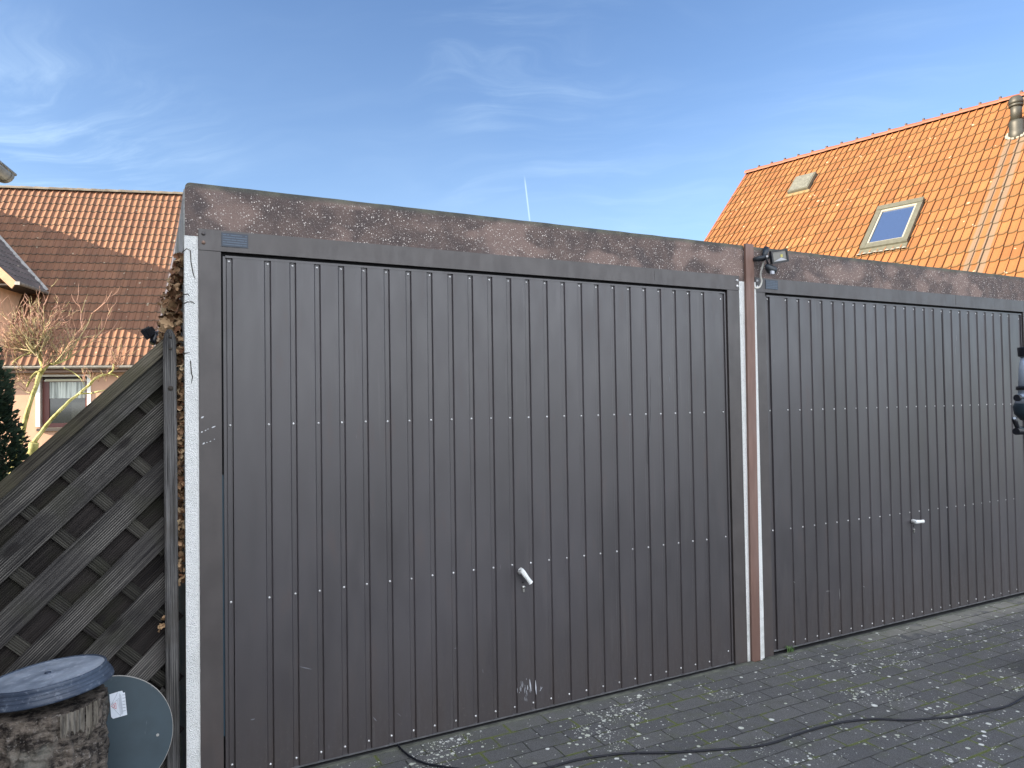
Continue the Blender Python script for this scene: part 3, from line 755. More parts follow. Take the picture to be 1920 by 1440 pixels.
# ------------------------------------------------------------------ dead leaves
def leaf(b, c, s, flat=.5, rnd=None):
    """a curled leaf: pointed outline folded along its middle rib"""
    ax = Vector((random.gauss(0, 1), random.gauss(0, 1), random.gauss(0, 1))).normalized()
    sd = ax.orthogonal().normalized(); sd = Matrix.Rotation(random.uniform(0, 2*pi), 3, ax) @ sd; nn = ax.cross(sd)
    cu = random.uniform(.1, .6)*s; r = random.random() if rnd is None else rnd
    P = lambda x, y, z: c+ax*x*s+sd*y*s+nn*z
    lobes = [(-.5, 0), (-.28, .30), (-.12, .22), (.05, .40), (.20, .22), (.34, .26), (.55, 0)]
    for sg in (1, -1):
        pts = [P(x, y*sg, cu*(y*y*3)+.12*s*sin(x*3)) for x, y in lobes]
        b.face(pts, smooth=False, rnd=max(.01, r))
b = MB()
for i in range(2600):
    t_ = random.random()
    y = random.uniform(.085, 1.0)**1.0; z = random.uniform(1.15, 2.10)
    thick = .078*min(1, max(.10, (2.16-z)/.32))*(1 if z > 1.5 else .8)
    x = -.212 - random.random()**.8*thick
    leaf(b, Vector((x, y*(.45 if z > 1.95 else 1), z)), random.choice((.5, .8, 1., 1.))*random.uniform(.022, .046))
for i in range(560):      # slot between post and wall
    z = random.uniform(.80, 1.72); leaf(b, Vector((random.uniform(-.236, -.214), random.uniform(.02, .10), z)), random.uniform(.016, .034))
for i in range(120):      # heap over the post head
    leaf(b, Vector((random.uniform(-.285, -.215), random.uniform(.06, .3), random.uniform(1.72, 1.95))), random.uniform(.03, .055))
tag(b.build('dead_leaves', M_LEAF), 'dry brown leaves heaped between the fence post and the garage side wall', 'dead leaves', kind='stuff')
b = MB()
for u, v in ((314, 1143), (313, 1158), (306, 1162), (309, 1170), (300, 1180), (312, 1172), (304, 1174)):
    leaf(b, atY(u, v, .03), random.uniform(.022, .034), rnd=random.uniform(.5, .9))
tag(b.build('leaf_cluster', M_LEAF), 'small clump of dry brown leaves caught on the lattice beside the post', 'leaf clump')
b = MB()
for pts in (((341, 474), (350, 466), (357, 470), (358, 490), (362, 512), (366, 524)), ((344, 553), (352, 551), (356, 555)), ((343, 570), (352, 566), (360, 566), (366, 570)), ((357, 676), (359, 700), (361, 706), (359, 719)), ((342, 663), (350, 662), (356, 661))):
    b.tube([atY(u, v, -.0125) for u, v in pts], [.0022]*(len(pts)-1)+[.0007], 6)
tag(b.build('dried_tendrils', M_DRYV), 'thin dry root tendrils clinging to the white garage edge', 'tendrils')

# ------------------------------------------------------------------ tree stump with lid
SC = Vector((-.640, -.24, 0)); SR = .176
b = MB(); NS, NZ = 150, 120; ztop = .545
vv = []
for j in range(NZ+1):
    z = ztop*j/NZ; row = []
    for k in range(NS):
        a = 2*pi*k/NS; p = Vector((cos(a), sin(a), 0))
        q = Vector((p.x*3, p.y*3, z*4))
        r = SR*(1+.05*(1-z/ztop)+.035*noise.noise(q))
        gr = noise.fractal(Vector((p.x*9, p.y*9, z*5)), .8, 2.1, 5); cr = noise.noise(Vector((p.x*16+.6*gr, p.y*16, z*7)))
        hz = noise.noise(Vector((p.x*5, p.y*5, z*60)))
        r += .015*gr - .014*max(0, .22-abs(cr))*4 + .006*hz
        row.append(Vector((SC.x+r*p.x, SC.y+r*p.y, z)))
    vv.append(row)
for j in range(NZ):
    for k in range(NS): b.face([vv[j][k], vv[j][(k+1) % NS], vv[j+1][(k+1) % NS], vv[j+1][k]], smooth=True)
b.face(vv[-1])
st = b.build('tree_stump', M_BARK, None, merge=True, loc=tuple(SC)); tag(st, 'thick tree stump with flaking bark standing in the bottom left corner under a blue lid', 'tree stump')
b = MB(); y0a = radians(-62)
for a0, a1, zb_ in ((-70, -47, .475), (-45, -38, .45), (-36, -28, .47)):
    n_ = 14; fr_ = []
    for k in range(n_+1):
        a = radians(a0+(a1-a0)*k/n_); r = SR+.006+.003*sin(k*2.)
        z0 = zb_+.035*noise.noise(Vector((k*.9, a0, 0))); fr_.append((Vector((SC.x+r*cos(a), SC.y+r*sin(a), z0)), Vector((SC.x+r*cos(a), SC.y+r*sin(a), ztop-.003))))
    for (p, q), (p2_, q2) in zip(fr_, fr_[1:]): b.face([p, p2_, q2, q])
    c_ = Vector((SC.x, SC.y, 0))
    for (p, q), (p2_, q2) in zip(fr_, fr_[1:]):
        b.face([p2_, p, p.lerp(Vector((SC.x, SC.y, p.z)), .12), p2_.lerp(Vector((SC.x, SC.y, p2_.z)), .12)])
b.build('bare_wood', M_BAREWOOD, st)
# lid: stepped plastic lid, tilted
LC = Vector((-.628, -.235, .608))
RL = Matrix.Rotation(radians(-4.5), 3, 'Y') @ Matrix.Rotation(radians(-3.), 3, 'X')
XL = lambda p: LC + RL @ p
R = .169
prof = [(R-.007, .0148), (R-.0055, .018), (R-.002, .018), (R+.000, .015), (R+.0002, .005), (R-.001, .002), (R+.0062, -.0005), (R+.0066, -.004), (R+.0050, -.008), (R+.0118, -.0105), (R+.0122, -.0145), (R+.0105, -.0185), (R+.0170, -.021), (R+.0174, -.026), (R+.0190, -.031), (R+.016, -.034), (R+.010, -.028), (R-.002, .010), (.02, .010)]
lid = MB().lathe(prof, XL, 72).build('lid', M_LID, None, loc=tuple(LC))
tag(lid, 'round faded blue plastic lid with stepped rim lying tilted on the tree stump', 'lid')
b = MB()
for a in (15, 62, 100, 128, 172, 205, 248, 285, 330):
    r0, r1 = .014, R*random.uniform(.55, .9)
    d = Vector((cos(radians(a)), sin(radians(a)), 0)); s_ = Vector((-d.y, d.x, 0))*.0011
    b.face([XL(d*r0-s_+Vector((0, 0, .0172))), XL(d*r1-s_*.4+Vector((0, 0, .0172))), XL(d*r1+s_*.4+Vector((0, 0, .0172))), XL(d*r0+s_+Vector((0, 0, .0172)))])
tb = MB(); dome = [(.0005, .0150)] + [(R*k/12, .0150+.0012*sin(k*1.1)) for k in range(1, 12)] + [(R-.0068, .0149)]
tb.lathe(dome, XL, 96); tb.build('lid_face', M_LIDTOP, lid)
b.build('moulding_lines', mat('pale scuffed ridge', color=(.30, .36, .46), rough=.5), lid)
MB().lathe([(.010, .0152), (.009, .020), (.0003, .0215)], XL, 14).build('centre_knob', M_LID, lid)

# ------------------------------------------------------------------ round board with label
DC = atY(200, 1388, -.012); DR = .218
tl = radians(9); Xd = lambda p: Vector((DC.x+p.x, DC.y+.012 - p.z*0 + p.y*cos(tl) + (p.z+DR)*sin(tl)-.04, DC.z + p.z*cos(tl)))
b = MB(); n_ = 72
front = [Xd(Vector((DR*cos(2*pi*k/n_), 0, DR*sin(2*pi*k/n_)))) for k in range(n_)]; back = [p+Vector((0, .006, 0)) for p in front]
b.face(list(reversed(front))); b.face(back)
disc = b.build('round_board', M_SLATE, None, loc=tuple(DC)); tag(disc, 'dark blue green round board with a white label leaning on the fence behind the stump', 'round board')
b = MB()
for k in range(n_):
    k2 = (k+1) % n_; c = Xd(Vector((0, 0, 0)))
    o0, o1 = c+(front[k]-c)*1.006, c+(front[k2]-c)*1.006
    b.face([o0+Vector((0, -.0008, 0)), o1+Vector((0, -.0008, 0)), o1+Vector((0, .0068, 0)), o0+Vector((0, .0068, 0))], smooth=True)
    b.face([front[k]+Vector((0, -.0008, 0)), front[k2]+Vector((0, -.0008, 0)), o1+Vector((0, -.0008, 0)), o0+Vector((0, -.0008, 0))])
b.build('rim', M_EDGE, disc)
def onboard(u, v, lift=.0015):
    # intersect with the board's front plane
    p0 = Xd(Vector((0, 0, 0))); n_v = Vector((0, -cos(tl), sin(tl))); d = ray(u, v); return CAM + d*((p0-CAM).dot(n_v)/d.dot(n_v)) + n_v*lift
lab = MB().prism([onboard(u, v) for u, v in ((205.2, 1302), (222, 1296.5), (229, 1295), (231, 1299), (234, 1298), (238.5, 1340), (212, 1347.5), (208.5, 1344))], (0, .0008, -.0002)).build('label_sticker', M_PAPER, disc)
def stroke(b, u0, v0, u1, v1, wpx):
    p, q = onboard(u0, v0, .0024), onboard(u1, v1, .0024); d = (q-p).normalized(); nn = Vector((-d.z, 0, d.x)); wd = wpx/1331*2.6/2
    b.face([p-nn*wd, q-nn*wd, q+nn*wd, p+nn*wd])
b = MB()
for (a_, c_) in (((208, 1322), (223, 1309)), ((223, 1309), (226, 1342)), ((226, 1342), (210, 1325)), ((209, 1321), (221, 1298))): stroke(b, *a_, *c_, .5)
for k in range(3): stroke(b, 223.5+k*1.5, 1300+k, 228+k*1.3, 1340-k, .4)
for k in range(6): stroke(b, 229.5+k*.1, 1303+k*6, 235+k*.1, 1302+k*6, .9)
for k in range(6): stroke(b, 218+k*.8, 1313.5+k*2.4, 222+k*.2, 1313+k*2.4, .5)
b.build('print', M_INK, lab)
b = MB(); stroke(b, 208.5, 1324, 217, 1317.5, .8); stroke(b, 217, 1317.5, 218, 1329, .8); stroke(b, 218, 1329, 208.5, 1324, .8); stroke(b, 214, 1321, 215, 1326, 1.2)
b.build('warning_triangle', M_RED, lab)
hp = onboard(295.5, 1378, .001); MB().lathe([(.0055, 0), (.0045, .001), (.0022, .0008), (.0003, .0002)], lambda p: Vector((hp.x+p.x, hp.y-p.z, hp.z+p.y)), 14).build('screw_hole', M_EDGE, disc)

# ------------------------------------------------------------------ cable on the ground
cp = [atZ(u, v, .012) for u, v in ((736, 1382), (752, 1404), (772, 1420), (800, 1432), (850, 1440), (900, 1447), (960, 1448), (1020, 1441), (1080, 1425), (1130, 1417), (1180, 1412), (1250, 1411), (1320, 1407), (1410, 1400), (1455, 1391), (1500, 1375), (1560, 1358), (1610, 1350), (1650, 1348), (1700, 1350), (1745, 1347), (1790, 1343), (1850, 1332), (1885, 1325), (1905, 1316), (1935, 1300), (1990, 1290), (2100, 1285))]
cp[0].z = .010
tag(MB().tube(spline(cp, 8), .0044, 8).build('power_cord', M_CABLE), 'black power cord snaking over the grey paving from under the nearer garage door', 'power cord')

# grass tuft
def tuft(u, v, n, h, name, label):
    c = atZ(u, v, .01); b = MB()
    for i in range(n):
        a = random.uniform(0, 2*pi); d = Vector((cos(a), sin(a), 0)); l = h*random.uniform(.5, 1.2); s_ = Vector((-d.y, d.x, 0))*.0015
        p = c+Vector((random.gauss(0, .012), random.gauss(0, .006), 0)); q = p+d*l*.5+Vector((0, 0, l)); r_ = p+d*l*1.05+Vector((0, 0, l*.8)); rr = random.uniform(.02, 1)
        b.face([p-s_, p+s_, q+s_, q-s_], rnd=rr); b.face([q-s_, q+s_, r_], rnd=rr)
    tag(b.build(name, M_GRASS), label, 'weed')
tuft(1482, 1222, 34, .030, 'weed_tuft', 'small green grass tuft at the foot of the farther garage door')

# ------------------------------------------------------------------ tiled roofs
def tiled(P0, e1, u, nrm, a0, a1, s0, s1, colw, course, prof, material, parent, step=.018, name='roof', keep=None, uv0=(0, 0)):
    """pantile surface: every course a wavy strip lying over the one below"""
    b = MB(); na = max(1, int(round((a1-a0)/colw))); cw = (a1-a0)/na; ns = max(1, int(round((s1-s0)/course))); cs = (s1-s0)/ns
    K = len(prof)-1
    rowj = [[random.uniform(-.004, .004) for _ in range(na)] for _ in range(ns)]
    for j in range(ns):
        sa, sb = s0+j*cs, s0+(j+1)*cs
        for i in range(na):
            jj = rowj[j][i]*.6
            for k in range(K):
                x0, h0 = prof[k]; x1, h1_ = prof[k+1]
                A0, A1 = a0+(i+x0)*cw, a0+(i+x1)*cw
                if keep and not keep((A0+A1)/2, (sa+sb)/2): continue
                lo = lambda a, h: P0+e1*a+u*(sa-.02+jj)+nrm*(h+step+jj*.5)
                hi = lambda a, h: P0+e1*a+u*(sb+.0)+nrm*(h*.92)
                U = [(uv0[0]+i+x0, uv0[1]+j), (uv0[0]+i+x1, uv0[1]+j), (uv0[0]+i+x1, uv0[1]+j+.98), (uv0[0]+i+x0, uv0[1]+j+.98)]
                b.face([lo(A0, h0), lo(A1, h1_), hi(A1, h1_), hi(A0, h0)], U, smooth=False)
                dn = -nrm*(step+.012)
                b.face([lo(A0, h0)+dn, lo(A1, h1_)+dn, lo(A1, h1_), lo(A0, h0)], [U[0], U[1], U[1], U[0]])
    return b.build(name, material, parent)
PANL = [(0, .003), (.10, .012), (.20, .027), (.29, .034), (.38, .029), (.44, .012), (.48, .001), (.72, -.003), (1., .003)]
# right pantile: double roll per tile with one sharp joint
PANR = [(0, .0), (.10, -.002), (.28, .004), (.38, .022), (.45, .027), (.475, .002), (.60, -.002), (.78, .005), (.88, .024), (.955, .029), (.965, -.006), (1., .0)]

def vec(a): return Vector(a)
# ---- house with bright orange roof (right)
AR = radians(76); r1 = Vector((sin(AR+pi/2), cos(AR+pi/2), 0)); r2 = Vector((sin(AR), cos(AR), 0)); phR = radians(46)
ru = r2*cos(phR)+Vector((0, 0, sin(phR))); rn = -r2*sin(phR)+Vector((0, 0, cos(phR)))
PR = CAM + ray(1400, 325)/1331*18.5
hr = empty('house', (PR.x, PR.y, 0), 'house with bright orange tiled roof, skylight and grey vent pipe behind the farther garage', 'house', 'neighbouring houses')
W1 = (4.10, 4.93, -4.34, -3.06); W2 = (1.73, 2.22, -1.66, -1.04)
def keepR(a, s): return not any(x0+.05 < a < x1-.05 and s0 < s < s1 for x0, x1, s0, s1 in (W1,))
tiled(PR, r1, ru, rn, 0, 9.99, -8.0, 0.0, .27, .347, PANR, M_TILER, hr, .024, keep=keepR, uv0=(0, 0))
# far slope and body
ru2 = -r2*-1*cos(phR)+Vector((0, 0, -sin(phR)))
b = MB(); b.face([PR+r1*9.99, PR, PR+(r2*cos(phR)-Vector((0, 0, sin(phR))))*8, PR+r1*9.99+(r2*cos(phR)-Vector((0, 0, sin(phR))))*8]); b.build('back_roof', M_TILEN, hr)
wz = PR.z-7.7*sin(phR); hwid = 7.7*cos(phR)
b = MB(); gp = [PR-r2*hwid+Vector((0, 0, wz-PR.z)), PR+r2*hwid+Vector((0, 0, wz-PR.z)), PR-Vector((0, 0, .12))]
base = [Vector((gp[0].x, gp[0].y, 0)), Vector((gp[1].x, gp[1].y, 0))]
b.prism([p+r1*.15 for p in (base[0], base[1], gp[1], gp[2], gp[0])], r1*9.6); b.build('wall', M_PALE, hr)
# verge underside strip
b = MB(); b.prism([PR+rn*.02, PR-ru*8+rn*.02, PR-ru*8-rn*.14, PR-rn*.14], r1*.04); b.build('verge_board', M_RIDGER, hr)
def ridge(P0, e1, e2, L, step, rad, material, parent, clip=None):
    b = MB(); n = int(L/step)
    for i in range(n+1):
        a0 = i*step; seg = 8
        for k in range(seg):
            t0, t1 = pi*k/seg, pi*(k+1)/seg
            R0, R1 = rad*1.10, rad*.92
            P = lambda a, r, t: P0+e1*a+e2*(r*cos(t))+Vector((0, 0, r*sin(t)*.85-.03))
            b.face([P(a0, R0, t0), P(a0, R0, t1), P(a0+step*1.05, R1, t1), P(a0+step*1.05, R1, t0)], smooth=True)
            b.face([P(a0, R0, t1), P(a0, R0, t0), P(a0, R1*.7, t0), P(a0, R1*.7, t1)])
    ro = b.build('ridge_tiles', material, parent)
    if clip:
        b = MB()
        for i in range(1, n+1):
            c = P0+e1*(i*step)+Vector((0, 0, rad*.85)); b.box(c.x-.02, c.x+.02, c.y-.02, c.y+.02, c.z-.03, c.z+.018)
        b.build('ridge_clips', clip, ro)
ridge(PR, r1, r2, 9.7, .352, .115, M_RIDGER, hr, M_DARK)
# roof window
XR = lambda p: PR + r1*p.x + ru*p.y + rn*p.z
x0, x1, s0, s1 = W1
b = MB(); b.box(x0, x0+.09, s0, s1, -.04, .085, X=XR); b.box(x1-.09, x1, s0, s1, -.04, .085, X=XR); b.box(x0, x1, s1-.12, s1+.01, -.039, .098, X=XR); b.box(x0-.0, x1, s0-.02, s0+.11, -.039, .080, X=XR)
b.box(x0-.005, x1+.005, s0-.14, s0-.02, -.02, .040, X=XR)
rw = b.build('roof_window', M_GREYAL, hr, bevel=.006)
b = MB(); i0, i1, j0, j1 = x0+.09, x1-.09, s0+.11, s1-.12
b.box(i0, i0+.035, j0, j1, -.03, .070, X=XR); b.box(i1-.035, i1, j0, j1, -.03, .070, X=XR); b.box(i0+.035, i1-.035, j1-.05, j1, -.03, .070, X=XR); b.box(i0+.035, i1-.035, j0, j0+.03, -.03, .066, X=XR)
b.build('sash', M_ALU, rw); BX(i0+.03, i1-.03, j0+.02, j1-.04, -.03, .048, X=XR).build('pane', M_SKYGL, rw)
b = MB()
for k in range(9):
    cx = x0+.02+(x1-x0-.04)*k/8; c = XR(Vector((cx, s0-.17+.012*(k % 2), .035))); b.lathe([(.0005, .03), (.03, .022), (.05, 0.)], lambda p: c+p, 8)
b.build('apron', M_LEAD, rw)
x0, x1, s0, s1 = W2
b = MB(); b.box(x0, x1, s0, s1, 0.0, .10, X=XR); vl = b.build('skylight_hatch', M_GREYAL, hr, bevel=.01)
BX(x0+.03, x1-.03, s0+.03, s1-.03, .1005, .108, X=XR).build('pane', M_VENTG, vl)
BX(x0-.03, x1+.03, s0-.10, s0-.002, .0, .045, X=XR).build('apron', mat('yellowish apron', color=(.15, .105, .050), rough=.6), vl)
pb = PR+r1*6.13+ru*-1.46
b = MB(); b.tube([pb+Vector((0, 0, z)) for z in (-.15, .06, .09, .22, .26, .28)], [.135, .135, .12, .125, .115, .095], 16); b.tube([pb+Vector((0, 0, z)) for z in (.26, .62)], .092, 16)
b.tube([pb+Vector((0, 0, z)) for z in (.53, .56, .59)], [.112, .118, .105], 16); b.tube([pb+Vector((0, 0, z)) for z in (.58, .63, .70, .72)], [.120, .114, .100, .08], 16)
vp = b.build('vent_pipe', M_GREYP, hr)
b = MB()
for k in range(14):
    a = 2*pi*k/14; c = pb+(r1*cos(a)*.15+ru*sin(a)*.13)+rn*.02; b.tube([c, c+rn*.03], [.05, .02], 6)
b.build('flashing', M_LEAD, vp)

# ---- house with weathered red roof (left, beyond the fence)
AL = radians(16); l1 = Vector((sin(AL+pi/2), cos(AL+pi/2), 0)); l2 = Vector((sin(AL), cos(AL), 0)); phL = radians(57)
lu = l2*cos(phL)+Vector((0, 0, sin(phL))); lnrm = -l2*sin(phL)+Vector((0, 0, cos(phL)))
PL = atZ(135, 685, 2.7)
hl = empty('house', (PL.x, PL.y, 0), 'apricot house beyond the fence with weathered red tiled roof and a curtained window', 'house', 'neighbouring houses')
LEN = 7.28; AMIN, AMAX = -9.5, 2.05
DE = -1.275                # the cross gable's eave sits at a = DE, z = DZ
DZ = 5.014
def keepL(a, s):           # main roof ends at the valley line
    z = PL.z+s*sin(phL); return a > DE + .18 - max(0, (z-DZ)) - .18 or a > -1.9+0*s and z < DZ
tiled(PL, l1, lu, lnrm, AMIN, AMAX, 0, LEN, .19, .331, PANL, M_TILEL, hl, .018, keep=lambda a, s: (a > -2.0 if PL.z+s*sin(phL) < DZ else a > DE-(PL.z+s*sin(phL)-DZ)-.1))
rb = LEN*cos(phL); rz = PL.z+LEN*sin(phL)
XLh = lambda p: Vector((PL.x, PL.y, 0)) + l1*p.x + l2*p.y + Vector((0, 0, p.z))
b = MB(); b.face([XLh(vec((AMAX, rb, rz))), XLh(vec((AMIN, rb, rz))), XLh(vec((AMIN, 2*rb, PL.z))), XLh(vec((AMAX, 2*rb, PL.z)))]); b.build('back_roof', M_TILEN, hl)
PRI = XLh(vec((AMIN, rb, rz+.02))); ridge(PRI, l1, l2, AMAX-AMIN-.2, .43, .12, M_RIDGEL, hl)
wa = AMAX-.10
b = MB()
# front wall around the window opening, gable walls, back
WF = .33; wx0, wx1, wz0, wz1 = -.95, .275, .90, 2.42
b.box(AMIN+.1, wx0, WF, WF+.25, 0, 2.85, X=XLh); b.box(wx1, wa, WF, WF+.25, 0, 2.85, X=XLh); b.box(wx0, wx1, WF, WF+.25, 0, wz0, X=XLh); b.box(wx0, wx1, WF, WF+.25, wz1, 2.85, X=XLh)
b.prism([XLh(vec(p)) for p in ((wa, WF, 0), (wa, 2*rb-.3, 0), (wa, 2*rb-.3, 2.95), (wa, rb, rz-.15), (wa, WF, 2.95))], l1*-.2)
b.build('wall', M_PINK, hl)
b = MB(); b.prism([XLh(vec(p)) for p in ((AMAX-.0, -.05, 2.55), (AMAX, rb, rz-.02), (AMAX, rb, rz-.22), (AMAX, .07, 2.50))], l1*.035); b.build('verge_board', M_PALE, hl)
# soffit, gutter
BX(AMIN, AMAX-.12, .0, WF, 2.50, 2.56, X=XLh).build('soffit', mat('brown soffit boards', color=(.15, .10, .075), rough=.8), hl)
b = MB(); a0, a1 = -6.5, AMAX-.05
for k in range(8):
    t0, t1 = pi+pi*k/8, pi+pi*(k+1)/8; rr = .065
    P = lambda a, t: XLh(vec((a, -.075+rr*cos(t), 2.665+rr*sin(t))))
    b.face([P(a0, t0), P(a1, t0), P(a1, t1), P(a0, t1)], smooth=True)
b.box(a0, a1, -.143, -.132, 2.66, 2.678, X=XLh); b.build('gutter', M_ZINC, hl)
MB().tube([XLh(vec((1.60, -.02, 2.62))), XLh(vec((1.60, WF-.08, 2.30))), XLh(vec((1.60, WF-.08, 0)))], .04, 10).build('downpipe', M_ZINC, hl)
# window
wn = MB(); wn.box(wx0-.11, wx0+.0, WF-.03, WF+.16, wz0+.07, wz1-.02, X=XLh); wn.box(wx1, wx1+.10, WF-.03, WF+.16, wz0+.07, wz1-.02, X=XLh); wn.box(wx0-.11, wx1+.10, WF-.03, WF+.11, wz1-.02, wz1+.03, X=XLh)
win = wn.build('window', M_WTRIM, hl, bevel=.005)
b = MB(); fy0, fy1 = WF+.12, WF+.19
b.box(-.945, -.77, fy0, fy1, wz0+.03, 2.27, X=XLh); b.box(.18, .27, fy0, fy1, wz0+.03, 2.27, X=XLh); b.box(-.77, .18, fy0, fy1, wz0+.03, wz0+.16, X=XLh); b.box(-.77, .18, fy0, fy1, 2.245, 2.27, X=XLh)
b.build('frame', M_REDW, win, bevel=.006)
BX(-.945, .27, fy0+.005, fy1, 2.30, 2.42, X=XLh).build('shutter_box', M_DARK, win)
BX(-.86, .22, WF+.08, WF+.11, 2.262, 2.325, X=XLh).build('shutter', M_BLIND, win)
BX(-.77, .18, fy0+.03, fy0+.04, wz0+.15, 2.25, X=XLh).build('pane', M_GLASS, win)
b = MB(); n_ = 60
for k in range(n_):
    xa, xb = -.765+.94*k/n_, -.765+.94*(k+1)/n_; ya, yb = fy0+.018+.006*sin(k*1.1), fy0+.018+.006*sin((k+1)*1.1)
    b.face([XLh(vec((xa, ya, 1.775))), XLh(vec((xb, yb, 1.775))), XLh(vec((xb, yb, 2.25))), XLh(vec((xa, ya, 2.25)))])
b.build('curtain', M_CURT, win)
BX(-1.02, .36, WF-.08, WF+.10, wz0-.06, wz0+.02, X=XLh).build('window_sill', M_DARK, win)
# cross gable
HWD = 3.3; ridge_a = DE-HWD; cheek = -1.9
dz_top = DZ+HWD
du = Vector((0, 0, 0))+(-l1)*cos(pi/4)+Vector((0, 0, sin(pi/4))); dn_ = l1*sin(pi/4)+Vector((0, 0, cos(pi/4)))
PD = XLh(vec((DE, -.35, DZ)))
def keepD(b_, s):
    z = DZ+s*sin(pi/4); return (b_-.35)*math.tan(phL)+PL.z < z+.25
tiled(PD, l2, du, dn_, 0, 3.9, 0, HWD*sqrt(2), .19, .331, PANL, M_TILED, hl, .016, name='cross_gable_roof', keep=lambda a, s: (a-.35) < (DZ+s*sin(pi/4)-PL.z)/math.tan(phL)+.12)
tp = XLh(vec((ridge_a, -.35, dz_top)))
b = MB(); b.face([tp, tp+l2*3.9, tp+l2*3.9-l1*HWD-Vector((0, 0, HWD)), tp-l1*HWD-Vector((0, 0, HWD))]); b.build('cross_gable_roof', M_TILED, hl)
b = MB(); b.prism([XLh(vec(p)) for p in ((cheek, .0, 2.4), (cheek, .0, DZ+.45), (ridge_a, 0, dz_top-.12), (2*ridge_a-cheek, 0, DZ+.45), (2*ridge_a-cheek, 0, 2.4))], l2*3.6); b.build('cross_gable_wall', M_ORANGE, hl)
b = MB(); b.prism([XLh(vec(p)) for p in ((DE+.02, -.37, DZ-.02), (DE-.10, -.37, DZ-.20), (ridge_a, -.37, dz_top-.28), (ridge_a, -.37, dz_top+.02))], l2*.05); b.build('verge_board', mat('apricot verge board darkened for sun', f_vary((.42, .25, .145), .12, 5), rough=.6), hl)  # gable wall apricot again, darkened in colour where the sun strikes
b = MB()
for k in range(8):
    t0, t1 = pi+pi*k/8, pi+pi*(k+1)/8; rr = .065
    P = lambda a, t: XLh(vec((DE+.05+rr*cos(t), a, DZ-.03+rr*sin(t))))
    b.face([P(-.40, t0), P(-.40, t1), P(1.42, t1), P(1.42, t0)], smooth=True)
b.box(DE+.108, DE+.12, -.40, 1.42, DZ-.035, DZ-.02, X=XLh); b.box(DE-.01, DE+.12, -.41, -.40, DZ-.10, DZ-.01, X=XLh); b.build('gutter', M_ZINC, hl)
BX(cheek, DE-.02, -.3, 1.35, DZ-.10, DZ-.06, X=XLh).build('soffit', M_DARK, hl)
va = XLh(vec((DE, (DZ-PL.z)/math.tan(phL), DZ)))+lnrm*.05; vb_ = XLh(vec((DE-3., (DZ+3-PL.z)/math.tan(phL), DZ+3)))+lnrm*.05
MB().bar(va, vb_, l1, .16, .012).build('valley_flashing', M_ZINC, hl)

# ---- near house on the left whose gutter corner reaches into the picture
ge = atX(28, 334, -1.1)
hn = empty('house', (ge.x, ge.y, 0), 'near house of which only a zinc gutter end shows at the upper left edge', 'house', 'neighbouring houses')
GZ = ge.z+.02; GY = ge.y
b = MB(); seg = 12; rr = .058; cx = ge.x-.058
for k in range(seg):
    t0, t1 = pi+pi*k/seg, pi+pi*(k+1)/seg
    for R_, fl in ((rr, 0), (rr-.004, 1)):
        q = [Vector((cx+R_*cos(t0), -14, GZ+R_*sin(t0))), Vector((cx+R_*cos(t0), GY, GZ+R_*sin(t0))), Vector((cx+R_*cos(t1), GY, GZ+R_*sin(t1))), Vector((cx+R_*cos(t1), -14, GZ+R_*sin(t1)))]
        b.face(q if fl else list(reversed(q)), smooth=True)
b.face([Vector((cx+rr*cos(pi+pi*k/seg), GY-.001, GZ+rr*sin(pi+pi*k/seg))) for k in range(seg+1)])
for yy in (GY-.03, GY-.45):
    for k in range(seg):
        t0, t1 = pi+pi*k/seg, pi+pi*(k+1)/seg; R_ = rr+.003
        b.face([Vector((cx+R_*cos(t1), yy-.02, GZ+R_*sin(t1))), Vector((cx+R_*cos(t0), yy-.02, GZ+R_*sin(t0))), Vector((cx+R_*cos(t0), yy+.0, GZ+R_*sin(t0))), Vector((cx+R_*cos(t1), yy, GZ+R_*sin(t1)))])
b.tube([(cx+rr, -14, GZ+.004), (cx+rr, GY+.01, GZ+.004)], .009, 8)
b.build('gutter', M_ZINC, hn)
ex = cx-rr-.01; rx = ex-5.2; top = GZ+5.2*.95
b = MB(); b.prism([(ex+.02, -14, GZ+.01), (rx, -14, top), (rx-5.2, -14, GZ), (rx-5.2, -14, GZ-.1), (rx, -14, top-.12), (ex+.0, -14, GZ-.09)], (0, GY-.04+14, 0)); b.build('roof', M_TILEN, hn)
b = MB(); b.prism([(ex-.7, -13.8, 0), (ex-.7, -13.8, GZ+.4), (rx, -13.8, top-.3), (rx-4.6, -13.8, GZ+.4), (rx-4.6, -13.8, 0)], (0, GY+13.8-.75, 0)); b.build('wall', M_PALE, hn)
hn.rotation_euler.z = radians(-10)

